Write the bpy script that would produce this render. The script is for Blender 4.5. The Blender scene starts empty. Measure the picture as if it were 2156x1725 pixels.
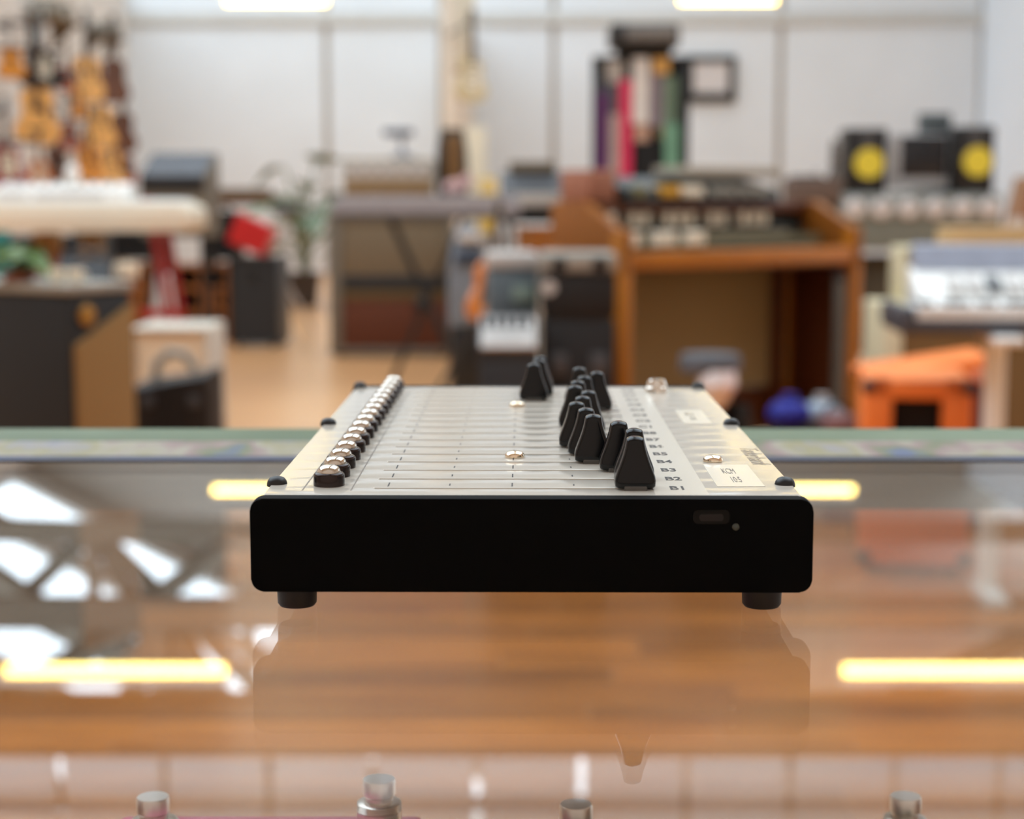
import bpy, bmesh, math, random
from mathutils import Vector, Matrix
random.seed(7)
C = bpy.context.scene.collection
S = bpy.context.scene
PI = math.pi

# ------------------------------------------------------------------ camera, sky, exposure
FPX, HOR, CZ = 3600.0, 409.0, 1.109
TP = (862.5 - HOR) / FPX
PIT = math.atan(TP)
cam = bpy.data.cameras.new('camera')
cam.sensor_width = 36.0
cam.lens = FPX / 2156 * 36
cam.clip_start = 0.02
cam.clip_end = 200
cam.dof.use_dof = True
cam.dof.focus_distance = 0.478
cam.dof.aperture_fstop = 11.8
co = bpy.data.objects.new('camera', cam)
C.objects.link(co)
co.location = (0, 0, CZ)
co.rotation_euler = (PI / 2 - PIT, 0, 0)
S.camera = co

w = bpy.data.worlds.new('sky')
S.world = w
w.use_nodes = True
bg = w.node_tree.nodes['Background']
bg.inputs['Color'].default_value = (0.79, 0.92, 1.03, 1)      # even overcast daylight
bg.inputs['Strength'].default_value = 2.4
S.view_settings.view_transform = 'Standard'
S.view_settings.look = 'None'
S.view_settings.gamma = 1
S.view_settings.use_curve_mapping = False
S.view_settings.exposure = 0.72
cy = S.cycles
cy.max_bounces = 9
cy.diffuse_bounces = 5
cy.glossy_bounces = 5
cy.transparent_max_bounces = 16
cy.caustics_reflective = False
cy.caustics_refractive = False
cy.sample_clamp_indirect = 6
cy.use_denoising = True
TUBE_POWER = 7.0                                              # emission of the warm strip lamps


def portal(name, loc, rot, sx, sy):                           # tells the renderer where daylight enters
    l = bpy.data.lights.new(name, 'AREA')
    l.shape = 'RECTANGLE'
    l.size, l.size_y = sx, sy
    l.cycles.is_portal = True
    o = bpy.data.objects.new(name, l)
    C.objects.link(o)
    o.location, o.rotation_euler = loc, rot


# ------------------------------------------------------------------ helpers: projection
def at(px, py, Y):
    """The point of the room seen at a pixel of the 2156 x 1725 picture, at distance Y."""
    dx, dy = (px - 1078) / FPX, (862.5 - py) / FPX
    c, s = math.cos(PIT), math.sin(PIT)
    v = Vector((dx, c + dy * s, -s + dy * c))
    v *= Y / v.y
    return Vector((v.x, v.y, v.z + CZ))


def rect(x0, y0, x1, y1, Y):
    a, b = at(x0, (y0 + y1) / 2, Y), at(x1, (y0 + y1) / 2, Y)
    return a.x, b.x, at((x0 + x1) / 2, y1, Y).z, at((x0 + x1) / 2, y0, Y).z


# ------------------------------------------------------------------ helpers: materials
def lin(r, g, b):
    f = lambda c: (c / 255) / 12.92 if c <= 10 else ((c / 255 + 0.055) / 1.055) ** 2.4
    return (f(r), f(g), f(b), 1)


MC = {}


def M(name, rgb, rough=0.5, metal=0.0, var=0.10, scale=18, coat=0.0, bump=0.0, stretch=None, spec=0.5):
    if name in MC:
        return MC[name]
    m = bpy.data.materials.new(name)
    m.use_nodes = True
    nt = m.node_tree
    p = nt.nodes['Principled BSDF']
    c = lin(*rgb)
    tc = nt.nodes.new('ShaderNodeTexCoord')
    mp = nt.nodes.new('ShaderNodeMapping')
    if stretch:
        mp.inputs['Scale'].default_value = stretch
    nz = nt.nodes.new('ShaderNodeTexNoise')
    nz.inputs['Scale'].default_value = scale
    nz.inputs['Detail'].default_value = 5
    rp = nt.nodes.new('ShaderNodeValToRGB')
    rp.color_ramp.elements[0].position = 0.3
    rp.color_ramp.elements[1].position = 0.7
    rp.color_ramp.elements[0].color = tuple(x * (1 - var) for x in c[:3]) + (1,)
    rp.color_ramp.elements[1].color = tuple(min(1, x * (1 + var)) for x in c[:3]) + (1,)
    L = nt.links.new
    L(tc.outputs['Object'], mp.inputs['Vector'])
    L(mp.outputs['Vector'], nz.inputs['Vector'])
    L(nz.outputs['Fac'], rp.inputs['Fac'])
    L(rp.outputs['Color'], p.inputs['Base Color'])
    p.inputs['Roughness'].default_value = rough
    p.inputs['Metallic'].default_value = metal
    p.inputs['Coat Weight'].default_value = coat
    p.inputs['Specular IOR Level'].default_value = spec
    if bump:
        b = nt.nodes.new('ShaderNodeBump')
        b.inputs['Strength'].default_value = bump
        b.inputs['Distance'].default_value = 0.002
        L(nz.outputs['Fac'], b.inputs['Height'])
        L(b.outputs['Normal'], p.inputs['Normal'])
    MC[name] = m
    return m


def glow(name, rgb, power):
    m = bpy.data.materials.new(name)
    m.use_nodes = True
    nt = m.node_tree
    p = nt.nodes['Principled BSDF']
    p.inputs['Base Color'].default_value = lin(*rgb)
    p.inputs['Emission Color'].default_value = lin(*rgb)
    p.inputs['Emission Strength'].default_value = power
    return m


def glass(name, tint):
    """Clear plate glass: mirror by the Fresnel term, see-through for the rest."""
    m = bpy.data.materials.new(name)
    m.use_nodes = True
    nt = m.node_tree
    nt.nodes.remove(nt.nodes['Principled BSDF'])
    out = nt.nodes['Material Output']
    ge = nt.nodes.new('ShaderNodeNewGeometry')
    mx = nt.nodes.new('ShaderNodeMix')
    mx.inputs['A'].default_value = 1.5
    mx.inputs['B'].default_value = 1 / 1.5
    fr = nt.nodes.new('ShaderNodeFresnel')
    tr = nt.nodes.new('ShaderNodeBsdfTransparent')
    tr.inputs['Color'].default_value = tint
    gl = nt.nodes.new('ShaderNodeBsdfGlossy')
    gl.inputs['Roughness'].default_value = 0.0
    gl.inputs['Color'].default_value = (1, 1, 1, 1)
    ms = nt.nodes.new('ShaderNodeMixShader')
    L = nt.links.new
    L(ge.outputs['Backfacing'], mx.inputs['Factor'])
    L(mx.outputs['Result'], fr.inputs['IOR'])
    L(fr.outputs['Fac'], ms.inputs['Fac'])
    L(tr.outputs['BSDF'], ms.inputs[1])
    L(gl.outputs['BSDF'], ms.inputs[2])
    L(ms.outputs['Shader'], out.inputs['Surface'])
    return m


def wood(name, rgb, rough=0.4, scale=6, var=0.22, axis=0, rnd=0.0, coat=0.0):
    """Straight grain along one axis; rnd shifts the tone from piece to piece."""
    m = bpy.data.materials.new(name)
    m.use_nodes = True
    nt = m.node_tree
    p = nt.nodes['Principled BSDF']
    c = lin(*rgb)
    tc = nt.nodes.new('ShaderNodeTexCoord')
    mp = nt.nodes.new('ShaderNodeMapping')
    sc = [9.0, 9.0, 9.0]
    sc[axis] = 0.6
    mp.inputs['Scale'].default_value = sc
    nz = nt.nodes.new('ShaderNodeTexNoise')
    nz.inputs['Scale'].default_value = scale
    nz.inputs['Detail'].default_value = 7
    nz.inputs['Distortion'].default_value = 0.5
    rp = nt.nodes.new('ShaderNodeValToRGB')
    rp.color_ramp.elements[0].position = 0.3
    rp.color_ramp.elements[1].position = 0.72
    rp.color_ramp.elements[0].color = tuple(x * (1 - var * f) for x, f in zip(c[:3], (1, 1.3, 1.6))) + (1,)
    rp.color_ramp.elements[1].color = tuple(min(1, x * (1 + var)) for x in c[:3]) + (1,)
    hs = nt.nodes.new('ShaderNodeHueSaturation')
    L = nt.links.new
    L(tc.outputs['Object'], mp.inputs['Vector'])
    if rnd:
        oi = nt.nodes.new('ShaderNodeObjectInfo')
        mr = nt.nodes.new('ShaderNodeMapRange')
        mr.inputs['To Min'].default_value = 1 - rnd
        mr.inputs['To Max'].default_value = 1 + rnd
        L(oi.outputs['Random'], mr.inputs['Value'])
        L(mr.outputs['Result'], hs.inputs['Value'])
        ml = nt.nodes.new('ShaderNodeMath')
        ml.operation = 'MULTIPLY'
        ml.inputs[1].default_value = 40
        L(oi.outputs['Random'], ml.inputs[0])
        L(ml.outputs['Value'], mp.inputs['Location'])
    L(mp.outputs['Vector'], nz.inputs['Vector'])
    L(nz.outputs['Fac'], rp.inputs['Fac'])
    L(rp.outputs['Color'], hs.inputs['Color'])
    L(hs.outputs['Color'], p.inputs['Base Color'])
    p.inputs['Roughness'].default_value = rough
    p.inputs['Coat Weight'].default_value = coat
    p.inputs['Coat Roughness'].default_value = 0.15
    return m


# ------------------------------------------------------------------ helpers: shapes
class B:
    def __init__(self):
        self.bm = bmesh.new()

    def box(self, x0, x1, y0, y1, z0, z1, bev=0.0, seg=2, rot=None, mid=None):
        r = bmesh.ops.create_cube(self.bm, size=1)
        vs = r['verts']
        c = Vector(((x0 + x1) / 2, (y0 + y1) / 2, (z0 + z1) / 2))
        for v in vs:
            v.co = Vector((v.co.x * (x1 - x0), v.co.y * (y1 - y0), v.co.z * (z1 - z0)))
        if bev:
            es = list({e for v in vs for e in v.link_edges})
            rb = bmesh.ops.bevel(self.bm, geom=es, offset=bev, segments=seg, affect='EDGES', profile=0.5)
            vs = list({v for f in rb['faces'] for v in f.verts} | {v for v in vs if v.is_valid})
        if rot:
            mm = rot.to_matrix() if hasattr(rot, 'to_matrix') else rot
            for v in vs:
                v.co = mm @ v.co
        for v in vs:
            v.co += c
        return self

    def cyl(self, a, b, r0, r1=None, n=20):
        a, b = Vector(a), Vector(b)
        r1 = r0 if r1 is None else r1
        d = b - a
        q = d.to_track_quat('Z', 'Y').to_matrix()
        A, Bv = [], []
        for i in range(n):
            t = 2 * PI * i / n
            u = q @ Vector((math.cos(t), math.sin(t), 0))
            A.append(self.bm.verts.new(a + u * r0))
            Bv.append(self.bm.verts.new(b + u * r1))
        for i in range(n):
            j = (i + 1) % n
            self.bm.faces.new((A[i], A[j], Bv[j], Bv[i]))
        self.bm.faces.new(A[::-1])
        self.bm.faces.new(Bv)
        return self

    def lathe(self, prof, n=28, c=(0, 0, 0), axis='Z', sq=(1, 1)):
        """prof: (radius, height) pairs from the bottom up, closed at both ends."""
        rings = []
        c = Vector(c)

        def P(r, h, t):
            x, y = r * math.cos(t) * sq[0], r * math.sin(t) * sq[1]
            v = Vector((x, y, h)) if axis == 'Z' else (Vector((x, -h, y)) if axis == 'Y' else Vector((h, x, y)))
            return c + v
        for r, h in prof:
            if r <= 1e-7:
                rings.append([self.bm.verts.new(P(0, h, 0))])
            else:
                rings.append([self.bm.verts.new(P(r, h, 2 * PI * i / n)) for i in range(n)])
        for a, b in zip(rings, rings[1:]):
            for i in range(n):
                j = (i + 1) % n
                if len(a) == 1 and len(b) == 1:
                    continue
                if len(a) == 1:
                    self.bm.faces.new((a[0], b[j], b[i]))
                elif len(b) == 1:
                    self.bm.faces.new((a[i], a[j], b[0]))
                else:
                    self.bm.faces.new((a[i], a[j], b[j], b[i]))
        if len(rings[0]) > 1:
            self.bm.faces.new(rings[0][::-1])
        if len(rings[-1]) > 1:
            self.bm.faces.new(rings[-1])
        return self

    def prism(self, pts, d0, d1, plane='XZ', bev=0.0):
        """A polygon in XZ (extruded along y), XY (along z) or YZ (along x)."""
        def P(a, b, d):
            return {'XZ': (a, d, b), 'XY': (a, b, d), 'YZ': (d, a, b)}[plane]
        A = [self.bm.verts.new(P(a, b, d0)) for a, b in pts]
        Bv = [self.bm.verts.new(P(a, b, d1)) for a, b in pts]
        n = len(pts)
        fs = [self.bm.faces.new(A), self.bm.faces.new(Bv[::-1])]
        for i in range(n):
            j = (i + 1) % n
            fs.append(self.bm.faces.new((A[i], Bv[i], Bv[j], A[j])))
        if bev:
            es = list(fs[0].edges) + list(fs[1].edges)
            bmesh.ops.bevel(self.bm, geom=es, offset=bev, segments=2, affect='EDGES', profile=0.5)
        return self

    def ball(self, c, r, sc=(1, 1, 1), u=20, v=12):
        rr = bmesh.ops.create_uvsphere(self.bm, u_segments=u, v_segments=v, radius=r)
        for q in rr['verts']:
            q.co = Vector((q.co.x * sc[0], q.co.y * sc[1], q.co.z * sc[2])) + Vector(c)
        return self

    def tube(self, pts, r, n=10):
        pts = [Vector(p) for p in pts]
        rings = []
        for i, p in enumerate(pts):
            d = (pts[min(i + 1, len(pts) - 1)] - pts[max(i - 1, 0)]).normalized()
            q = d.to_track_quat('Z', 'Y').to_matrix()
            rings.append([self.bm.verts.new(p + q @ Vector((math.cos(2 * PI * k / n) * r, math.sin(2 * PI * k / n) * r, 0))) for k in range(n)])
        for a, b in zip(rings, rings[1:]):
            for k in range(n):
                j = (k + 1) % n
                self.bm.faces.new((a[k], a[j], b[j], b[k]))
        self.bm.faces.new(rings[0][::-1])
        self.bm.faces.new(rings[-1])
        return self

    def loft(self, secs):
        """secs: closed loops of points with the same count, bottom up."""
        R = [[self.bm.verts.new(p) for p in s] for s in secs]
        n = len(R[0])
        for a, b in zip(R, R[1:]):
            for k in range(n):
                j = (k + 1) % n
                self.bm.faces.new((a[k], a[j], b[j], b[k]))
        self.bm.faces.new(R[0][::-1])
        self.bm.faces.new(R[-1])
        return self

    def mesh(self, name, mat, sharp=35):
        bmesh.ops.recalc_face_normals(self.bm, faces=self.bm.faces)
        me = bpy.data.meshes.new(name)
        self.bm.to_mesh(me)
        self.bm.free()
        me.materials.append(mat)
        for f in me.polygons:
            f.use_smooth = True
        me.set_sharp_from_angle(angle=math.radians(sharp))
        return me

    def make(self, name, mat, parent=None, loc=(0, 0, 0), rot=(0, 0, 0), label=None, sharp=35, kind=None):
        o = bpy.data.objects.new(name, self.mesh(name, mat, sharp))
        C.objects.link(o)
        o.location, o.rotation_euler = loc, rot
        if parent:
            o.parent = parent
        if label:
            o['label'] = label
        if kind:
            o['kind'] = kind
        return o


def copy(o, parent, loc, rot=None, label=None):
    c = o.copy()
    C.objects.link(c)
    c.parent = parent
    c.location = loc
    if rot is not None:
        c.rotation_euler = rot
    if label:
        c['label'] = label
    return c


def thing(name, label, cat, loc=(0, 0, 0), rz=0.0, group=None):
    o = bpy.data.objects.new(name, None)
    o.empty_display_size = 0.05
    C.objects.link(o)
    o.location = loc
    o.rotation_euler = (0, 0, rz)
    o['label'], o['category'] = label, cat
    if group:
        o['group'] = group
    return o


def structure(o):
    o['kind'] = 'structure'
    return o


def text(body, name, mat, parent, loc, size, rz=0.0, bold=0.0, shear=0.0, sx=1.0, align='CENTER', rx=0.0):
    cu = bpy.data.curves.new(name, 'FONT')
    cu.body = body
    cu.size = size
    cu.extrude = 0.00002
    cu.offset = bold
    cu.shear = shear
    cu.align_x = align
    cu.align_y = 'CENTER'
    cu.materials.append(mat)
    tmp = bpy.data.objects.new(name, cu)
    C.objects.link(tmp)
    me = bpy.data.meshes.new_from_object(tmp.evaluated_get(bpy.context.evaluated_depsgraph_get()))
    bpy.data.objects.remove(tmp)
    bpy.data.curves.remove(cu)
    me.name = name
    o = bpy.data.objects.new(name, me)
    C.objects.link(o)
    o.parent = parent
    o.location = loc
    o.rotation_euler = (rx, 0, rz)
    o.scale = (sx, 1, 1)
    return o


def rrect(w, d, r, z, n=5, cx=0, cy_=0):
    pts = []
    for sx, sy, a0 in ((1, 1, 0), (-1, 1, PI / 2), (-1, -1, PI), (1, -1, 1.5 * PI)):
        for k in range(n + 1):
            a = a0 + PI / 2 * k / n
            pts.append((cx + sx * (w / 2 - r) + r * math.cos(a), cy_ + sy * (d / 2 - r) + r * math.sin(a), z))
    return pts


def rr2(x0, x1, z0, z1, r, n=5):
    return [(a, b) for a, b, _ in [(p[0], p[1], 0) for p in rrect(x1 - x0, z1 - z0, r, 0, n, (x0 + x1) / 2, (z0 + z1) / 2)]]


# ------------------------------------------------------------------ materials
BLK = M('black_plastic', (12, 12, 13), 0.42, var=0.15)
SHELL = M('black_shell', (3, 3, 3), 0.7, var=0.15, scale=400, bump=0.05, spec=0.08)
RUB = M('black_rubber', (16, 14, 14), 0.6)
PLATE = M('painted_panel', (209, 201, 188), 0.12, var=0.015, scale=9)
TAPE = M('clear_tape', (226, 219, 205), 0.22, var=0.01)
PAPER = M('white_sticker', (236, 230, 217), 0.16, var=0.01)
INK = M('black_ink', (35, 27, 26), 0.5)
INKGREY = M('grey_ink', (120, 110, 98), 0.5)
INKBROWN = M('faint_brown_ink', (160, 142, 118), 0.5)
CAPM = M('fader_cap_plastic', (3, 3, 4), 0.2, var=0.1, scale=60, spec=0.35)
LEVER = M('fader_lever', (84, 80, 76), 0.45)
GUN = M('dark_chrome', (214, 206, 194), 0.08, 1.0, var=0.06)
CHROME = M('bright_chrome', (238, 232, 222), 0.1, 1.0, var=0.04)
BRASS = M('nickel_screw', (246, 226, 198), 0.12, 1.0, var=0.04)
STEEL = M('brushed_steel', (232, 226, 218), 0.3, 0.85, var=0.06, scale=30, stretch=(1, 1, 0.1))
WALLM = M('white_painted_boarding', (228, 233, 237), 0.7, var=0.03, scale=1.2)
WALLW = M('warm_white_partition', (214, 205, 196), 0.75, var=0.04, scale=1.5)
WALLC = M('daylit_white_wall', (234, 243, 252), 0.7, var=0.03, scale=1.2)  # brighter bluish daylight put into the wall colour
JOINT = M('wall_joint', (176, 168, 158), 0.8)
ROOFM = M('roof_sheeting', (214, 210, 203), 0.7, var=0.08, scale=2)
TRUSSM = M('truss_timber', (128, 116, 100), 0.7, var=0.12)
BEAM = M('brown_beam', (92, 70, 50), 0.7, var=0.15)
FLOORB = wood('floor_boards_far', (222, 168, 116), 0.3, 3.5, 0.2, 0, coat=0.2)
PLANK = wood('floor_plank', (190, 118, 48), 0.32, 3.5, 0.38, 0, 0.24, coat=0.15)
OAK = wood('orange_oak', (172, 104, 14), 0.35, 5, 0.25, 2)
OAKX = wood('orange_oak_rail', (174, 104, 14), 0.35, 5, 0.25, 0)
WALN = wood('dark_walnut', (86, 44, 20), 0.4, 5, 0.25, 0)
SIDEW = wood('red_brown_veneer', (142, 84, 26), 0.4, 5, 0.2, 2)
TEAK = wood('teak_shelf', (150, 88, 32), 0.45, 5, 0.2, 0)
TAN = M('tan_grille_cloth', (134, 104, 64), 0.9, var=0.12, scale=220, bump=0.4)
TANL = M('light_tan_grille', (142, 110, 66), 0.9, var=0.12, scale=220, bump=0.4)
GREYB = M('grey_brown_cloth', (118, 103, 82), 0.9, var=0.1, scale=200, bump=0.3)
OXB = M('oxblood_cloth', (92, 46, 24), 0.85, var=0.15, scale=200, bump=0.3)
TOLEX = M('grey_tolex', (112, 104, 92), 0.7, var=0.1, scale=300, bump=0.3)
DTOLEX = M('black_tolex', (15, 14, 14), 0.6, var=0.15, scale=300, bump=0.3)
CTOLEX = M('cream_tolex', (222, 210, 174), 0.6, var=0.04, scale=300, bump=0.2)
OTOLEX = M('orange_tolex', (255, 136, 60), 0.5, var=0.04, scale=300, bump=0.2)
WHITE = M('white_plastic', (240, 238, 232), 0.35, var=0.02)
IVORY = M('ivory_plastic', (236, 226, 204), 0.35, var=0.02)
CREAM = M('cream_panel', (242, 224, 194), 0.6, var=0.03)
PALE = M('pale_grey_plastic', (196, 190, 184), 0.4, var=0.04)
MID = M('mid_grey_metal', (150, 146, 136), 0.45, var=0.05)
SLATE = M('slate_blue_plastic', (128, 134, 150), 0.4, var=0.05)
DGREY = M('dark_grey_plastic', (72, 72, 74), 0.45, var=0.08)
CHAR = M('charcoal_plastic', (34, 34, 35), 0.45, var=0.1)
RED = M('red_paint', (196, 26, 28), 0.4, var=0.06)
OSHADE = M('shaded_orange_side', (96, 14, 10), 0.6, var=0.1)  # shadow on an orange side, put into its colour
CRIM = M('crimson_lacquer', (150, 20, 44), 0.25, coat=0.5)
YEL = M('yellow_cone', (226, 206, 62), 0.45, var=0.04)
GOLD = M('gold_badge', (164, 118, 40), 0.4, 0.3)
TEAL = M('teal_plastic', (40, 140, 140), 0.5)
LEAF = M('green_leaf', (80, 108, 30), 0.45, var=0.3, scale=8)
LEAFG = M('grey_green_leaf', (104, 122, 92), 0.5, var=0.2, scale=8)
SOIL = M('potting_soil', (48, 34, 24), 0.9)
TERR = M('terracotta', (150, 84, 52), 0.7)
SPR = M('spruce_top', (244, 184, 104), 0.35, coat=0.4, var=0.06, stretch=(6, 6, 0.6))
HON = M('honey_top', (230, 152, 52), 0.35, coat=0.4, var=0.08, stretch=(6, 6, 0.6))
MAH = M('mahogany', (104, 58, 34), 0.4, coat=0.3, var=0.15, stretch=(6, 6, 0.6))
SUN = M('sunburst_orange', (206, 112, 30), 0.3, coat=0.4, var=0.12)
RUST = M('rust_lacquer', (164, 72, 36), 0.35, coat=0.4)
ROSE = M('rosewood', (52, 32, 24), 0.5)
EBON = M('dark_headstock', (44, 38, 32), 0.45)
IVK = M('white_key', (232, 232, 230), 0.3, var=0.02)
BKK = M('black_key', (18, 18, 20), 0.35)
SCREEN = M('dark_screen', (26, 30, 36), 0.25)
PINK = M('pink_enamel', (248, 128, 168), 0.3, coat=0.4, var=0.03)
CGLASS = glass('counter_glass', (0.985, 0.99, 0.985, 1))
TUBE = glow('warm_strip_lamp', (255, 226, 130), TUBE_POWER)

# ------------------------------------------------------------------ the building
YW = 24.0                                                      # distance of the back wall
fl = structure(B().box(-8, 8, -3, YW + 0.3, -0.12, 0.0).make('floor', FLOORB))
pm = {}
row, y = 0, 2.5
while y < 7.2:
    n = 0
    x = -1.0 - (row * 0.53) % 1.5 - 0.25 * y
    while x < 0.4 * y:
        L = (1.2, 1.5, 1.8)[(row * 2 + n) % 3]
        if L not in pm:
            b = B().box(-L / 2 + 0.002, L / 2 - 0.002, -0.0655, 0.0655, -0.008, 0.003, 0.0015, 1)
            pm[L] = b.mesh('plank', PLANK)
        o = bpy.data.objects.new('plank', pm[L])
        C.objects.link(o)
        o.parent = fl
        o.location = (x + L / 2, y, 0)
        x += L
        n += 1
    y += 0.135
    row += 1

# back wall: boarding between recessed joints, a rail above eye level, gable above
SEAM = [-8.0] + [at(p, 300, YW).x for p in (255, 690, 930, 1165, 1640, 2060)] + [8.0]
zr0, zr1 = at(1078, 52, YW).z, at(1078, 26, YW).z
wb = B()
wb.prism([(-8, 0), (8, 0), (8, 4.7), (0.3, 8.9), (-8, 4.2)], YW, YW + 0.25)
wb = structure(wb.make('wall_back', JOINT))
for a, b_ in zip(SEAM, SEAM[1:]):
    g = 0.045
    B().box(a + g, b_ - g, YW - 0.035, YW + 0.01, 0.0, zr0, 0.008, 1).make('panel', WALLM, wb)
    B().box(a + g, b_ - g, YW - 0.035, YW + 0.01, zr1, 4.6, 0.008, 1).make('panel', WALLM, wb)
structure(B().box(-8, 6.7, YW - 0.09, YW, zr0, zr1, 0.01, 1).make('trim_1', M('rail_paint', (206, 206, 202), 0.6)))

# left: a leaning partition that carries the guitars, the outer wall beyond it
WL = lambda Y: -5.3 + 0.149 * (YW - Y)
b = B()
for (ya, yb) in ((8.5, YW - 0.05),):
    v = [(WL(ya), ya, 0), (WL(yb), yb, 0), (WL(yb), yb, 3.9), (WL(ya), ya, 2.5)]
    A = [b.bm.verts.new(p) for p in v]
    D = [b.bm.verts.new((p[0] - 0.12, p[1], p[2])) for p in v]
    b.bm.faces.new(A)
    b.bm.faces.new(D[::-1])
    for i in range(4):
        j = (i + 1) % 4
        b.bm.faces.new((A[i], D[i], D[j], A[j]))
structure(b.make('wall_left', WALLW))
structure(B().box(-8.0, -7.8, -3, YW, 0, 4.3).make('wall_outer', WALLW))
XR = at(2060, 300, YW).x
structure(B().box(XR, XR + 0.2, 7.0, YW, 0, 4.9).make('wall_right', WALLC))
structure(B().box(8.0, 8.2, -3, 7.0, 0, 4.7).make('wall_side', WALLW))

# roof: two slopes with rooflights, and unseen openings added to light the shop
RX, RZ = 0.3, 8.6


def slope_piece(bm, xa, xb, ya, yb, left=True):
    f = (lambda x: 4.2 + (x + 8) * (RZ - 4.2) / (RX + 8)) if left else (lambda x: RZ - (x - RX) * (RZ - 4.7) / (8 - RX))
    q = [(xa, ya), (xb, ya), (xb, yb), (xa, yb)]
    A = [bm.bm.verts.new((x, y_, f(x))) for x, y_ in q]
    D = [bm.bm.verts.new((x, y_, f(x) + 0.08)) for x, y_ in q]
    bm.bm.faces.new(A)
    bm.bm.faces.new(D[::-1])
    for i in range(4):
        j = (i + 1) % 4
        bm.bm.faces.new((A[i], D[i], D[j], A[j]))
    return f


LW = [(0.8, 3.0), (3.6, 5.8), (6.4, 8.4), (9.4, 11.8), (12.4, 14.4), (15.0, 16.7), (17.3, 18.9), (19.6, 21.0), (21.7, 23.3)]   # openings along y; the nearer ones are unseen, added for light
rb = B()
edges = [-3.0] + [e for a in LW for e in a] + [YW + 0.3]
for k in range(0, len(edges), 2):
    slope_piece(rb, -8.2, RX, edges[k], edges[k + 1])
for a, c_ in LW:
    slope_piece(rb, -8.2, -6.9, a, c_)
    slope_piece(rb, -0.3, RX, a, c_)
RW = [(0.8, 3.0), (3.6, 5.8), (6.4, 8.4), (9.6, 11.6), (12.2, 14.4), (16.4, 18.4), (20.2, 22.8)]  # right slope openings, out of view, added to brighten the hall
XE = lambda a: 5.2 if a < 14 else (2.6 if a < 20 else 3.5)
edges = [-3.0] + [e for a in RW for e in a] + [YW + 0.3]
for k in range(0, len(edges), 2):
    slope_piece(rb, RX, 8.2, edges[k], edges[k + 1], False)
for a, c_ in RW:
    slope_piece(rb, RX, 0.7, a, c_, False)
    slope_piece(rb, XE(a), 8.2, a, c_, False)
structure(rb.make('ceiling', ROOFM))
for k, (a, c_) in enumerate(LW):
    th = math.atan((RZ - 4.2) / (RX + 8))
    portal('daylight_portal', ((-6.9 - 0.3) / 2, (a + c_) / 2, 4.2 + ((-3.6) + 8) * (RZ - 4.2) / (RX + 8) + 0.1), (0, -th, 0), 6.6 / math.cos(th), c_ - a)
for k, (a, c_) in enumerate(RW):
    x0, x1 = 0.7, XE(a)
    th = math.atan((RZ - 4.7) / (8 - RX))
    xm = (x0 + x1) / 2
    portal('daylight_portal', (xm, (a + c_) / 2, RZ - (xm - RX) * (RZ - 4.7) / (8 - RX) + 0.1), (0, th, 0), (x1 - x0) / math.cos(th), c_ - a)
structure(B().prism([(-8, 0), (8.2, 0), (8.2, 4.7), (0.3, 8.6), (-8, 4.2)], -3.2, -3.0).make('wall_front', WALLW))


# trusses across the hall, seen in the counter glass
def truss(Y, zc, node, name):
    t = bpy.data.objects.new(name, None)
    C.objects.link(t)
    t.location = (0, Y, 0)
    t['kind'] = 'structure'
    t['label'] = 'timber roof truss spanning the hall under the rooflights'
    ft = lambda x: (4.2 + (x + 8) * (RZ - 4.2) / (RX + 8)) if x < RX else (RZ - (x - RX) * (RZ - 4.7) / (8 - RX))
    B().box(-7.9, 7.9, -0.06, 0.06, zc - 0.12, zc + 0.12).make('bottom_chord', TRUSSM, t)
    for xa, xb in ((-7.9, RX), (RX, 7.9)):
        b = B()
        b.prism([(xa, ft(xa) - 0.3), (xb, ft(xb) - 0.3), (xb, ft(xb) - 0.03), (xa, ft(xa) - 0.03)], -0.06, 0.06)
        b.make('top_chord', TRUSSM, t)
    xs = [node - 3.4, node - 1.7, node, node + 1.7, node + 3.4]
    for x in xs:
        if -7.6 < x < 7.6:
            B().box(x - 0.07, x + 0.07, -0.05, 0.05, zc, ft(x) - 0.1).make('post', TRUSSM, t)
    for x in xs[:-1]:
        x2 = x + 1.7
        a_, b2 = Vector((x, 0, zc)), Vector((x2, 0, ft(x2) - 0.2))
        if x >= node:
            a_, b2 = Vector((x2, 0, zc)), Vector((x, 0, ft(x) - 0.2))
        B().cyl(a_, b2, 0.12, n=8).make('brace', TRUSSM, t)
        a_, b2 = Vector((node, 0.11, zc)), Vector((x + 0.85, 0.11, ft(x + 0.85) - 0.2))
        B().cyl(a_, b2, 0.10, n=8).make('brace', TRUSSM, t)


truss(12.6, 4.02, -2.67, 'roof_truss')
truss(18.4, 4.55, -4.6, 'roof_truss')
hb = structure(B().box(-7.8, 7.9, 8.9, 9.2, 3.62, 3.9).make('ceiling_beam', BEAM))
x = -7.6
while x < 7.6:
    B().box(x + 0.02, x + 0.55, 0.0, 0.06, 0, 0.32, 0.006, 1).make('board', WALLM, hb, (0, 9.0, 3.9))
    x += 0.57
structure(B().box(-7.8, 7.9, 8.9, 9.2, 4.22, 4.4).make('ceiling_rail', BEAM))


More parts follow.
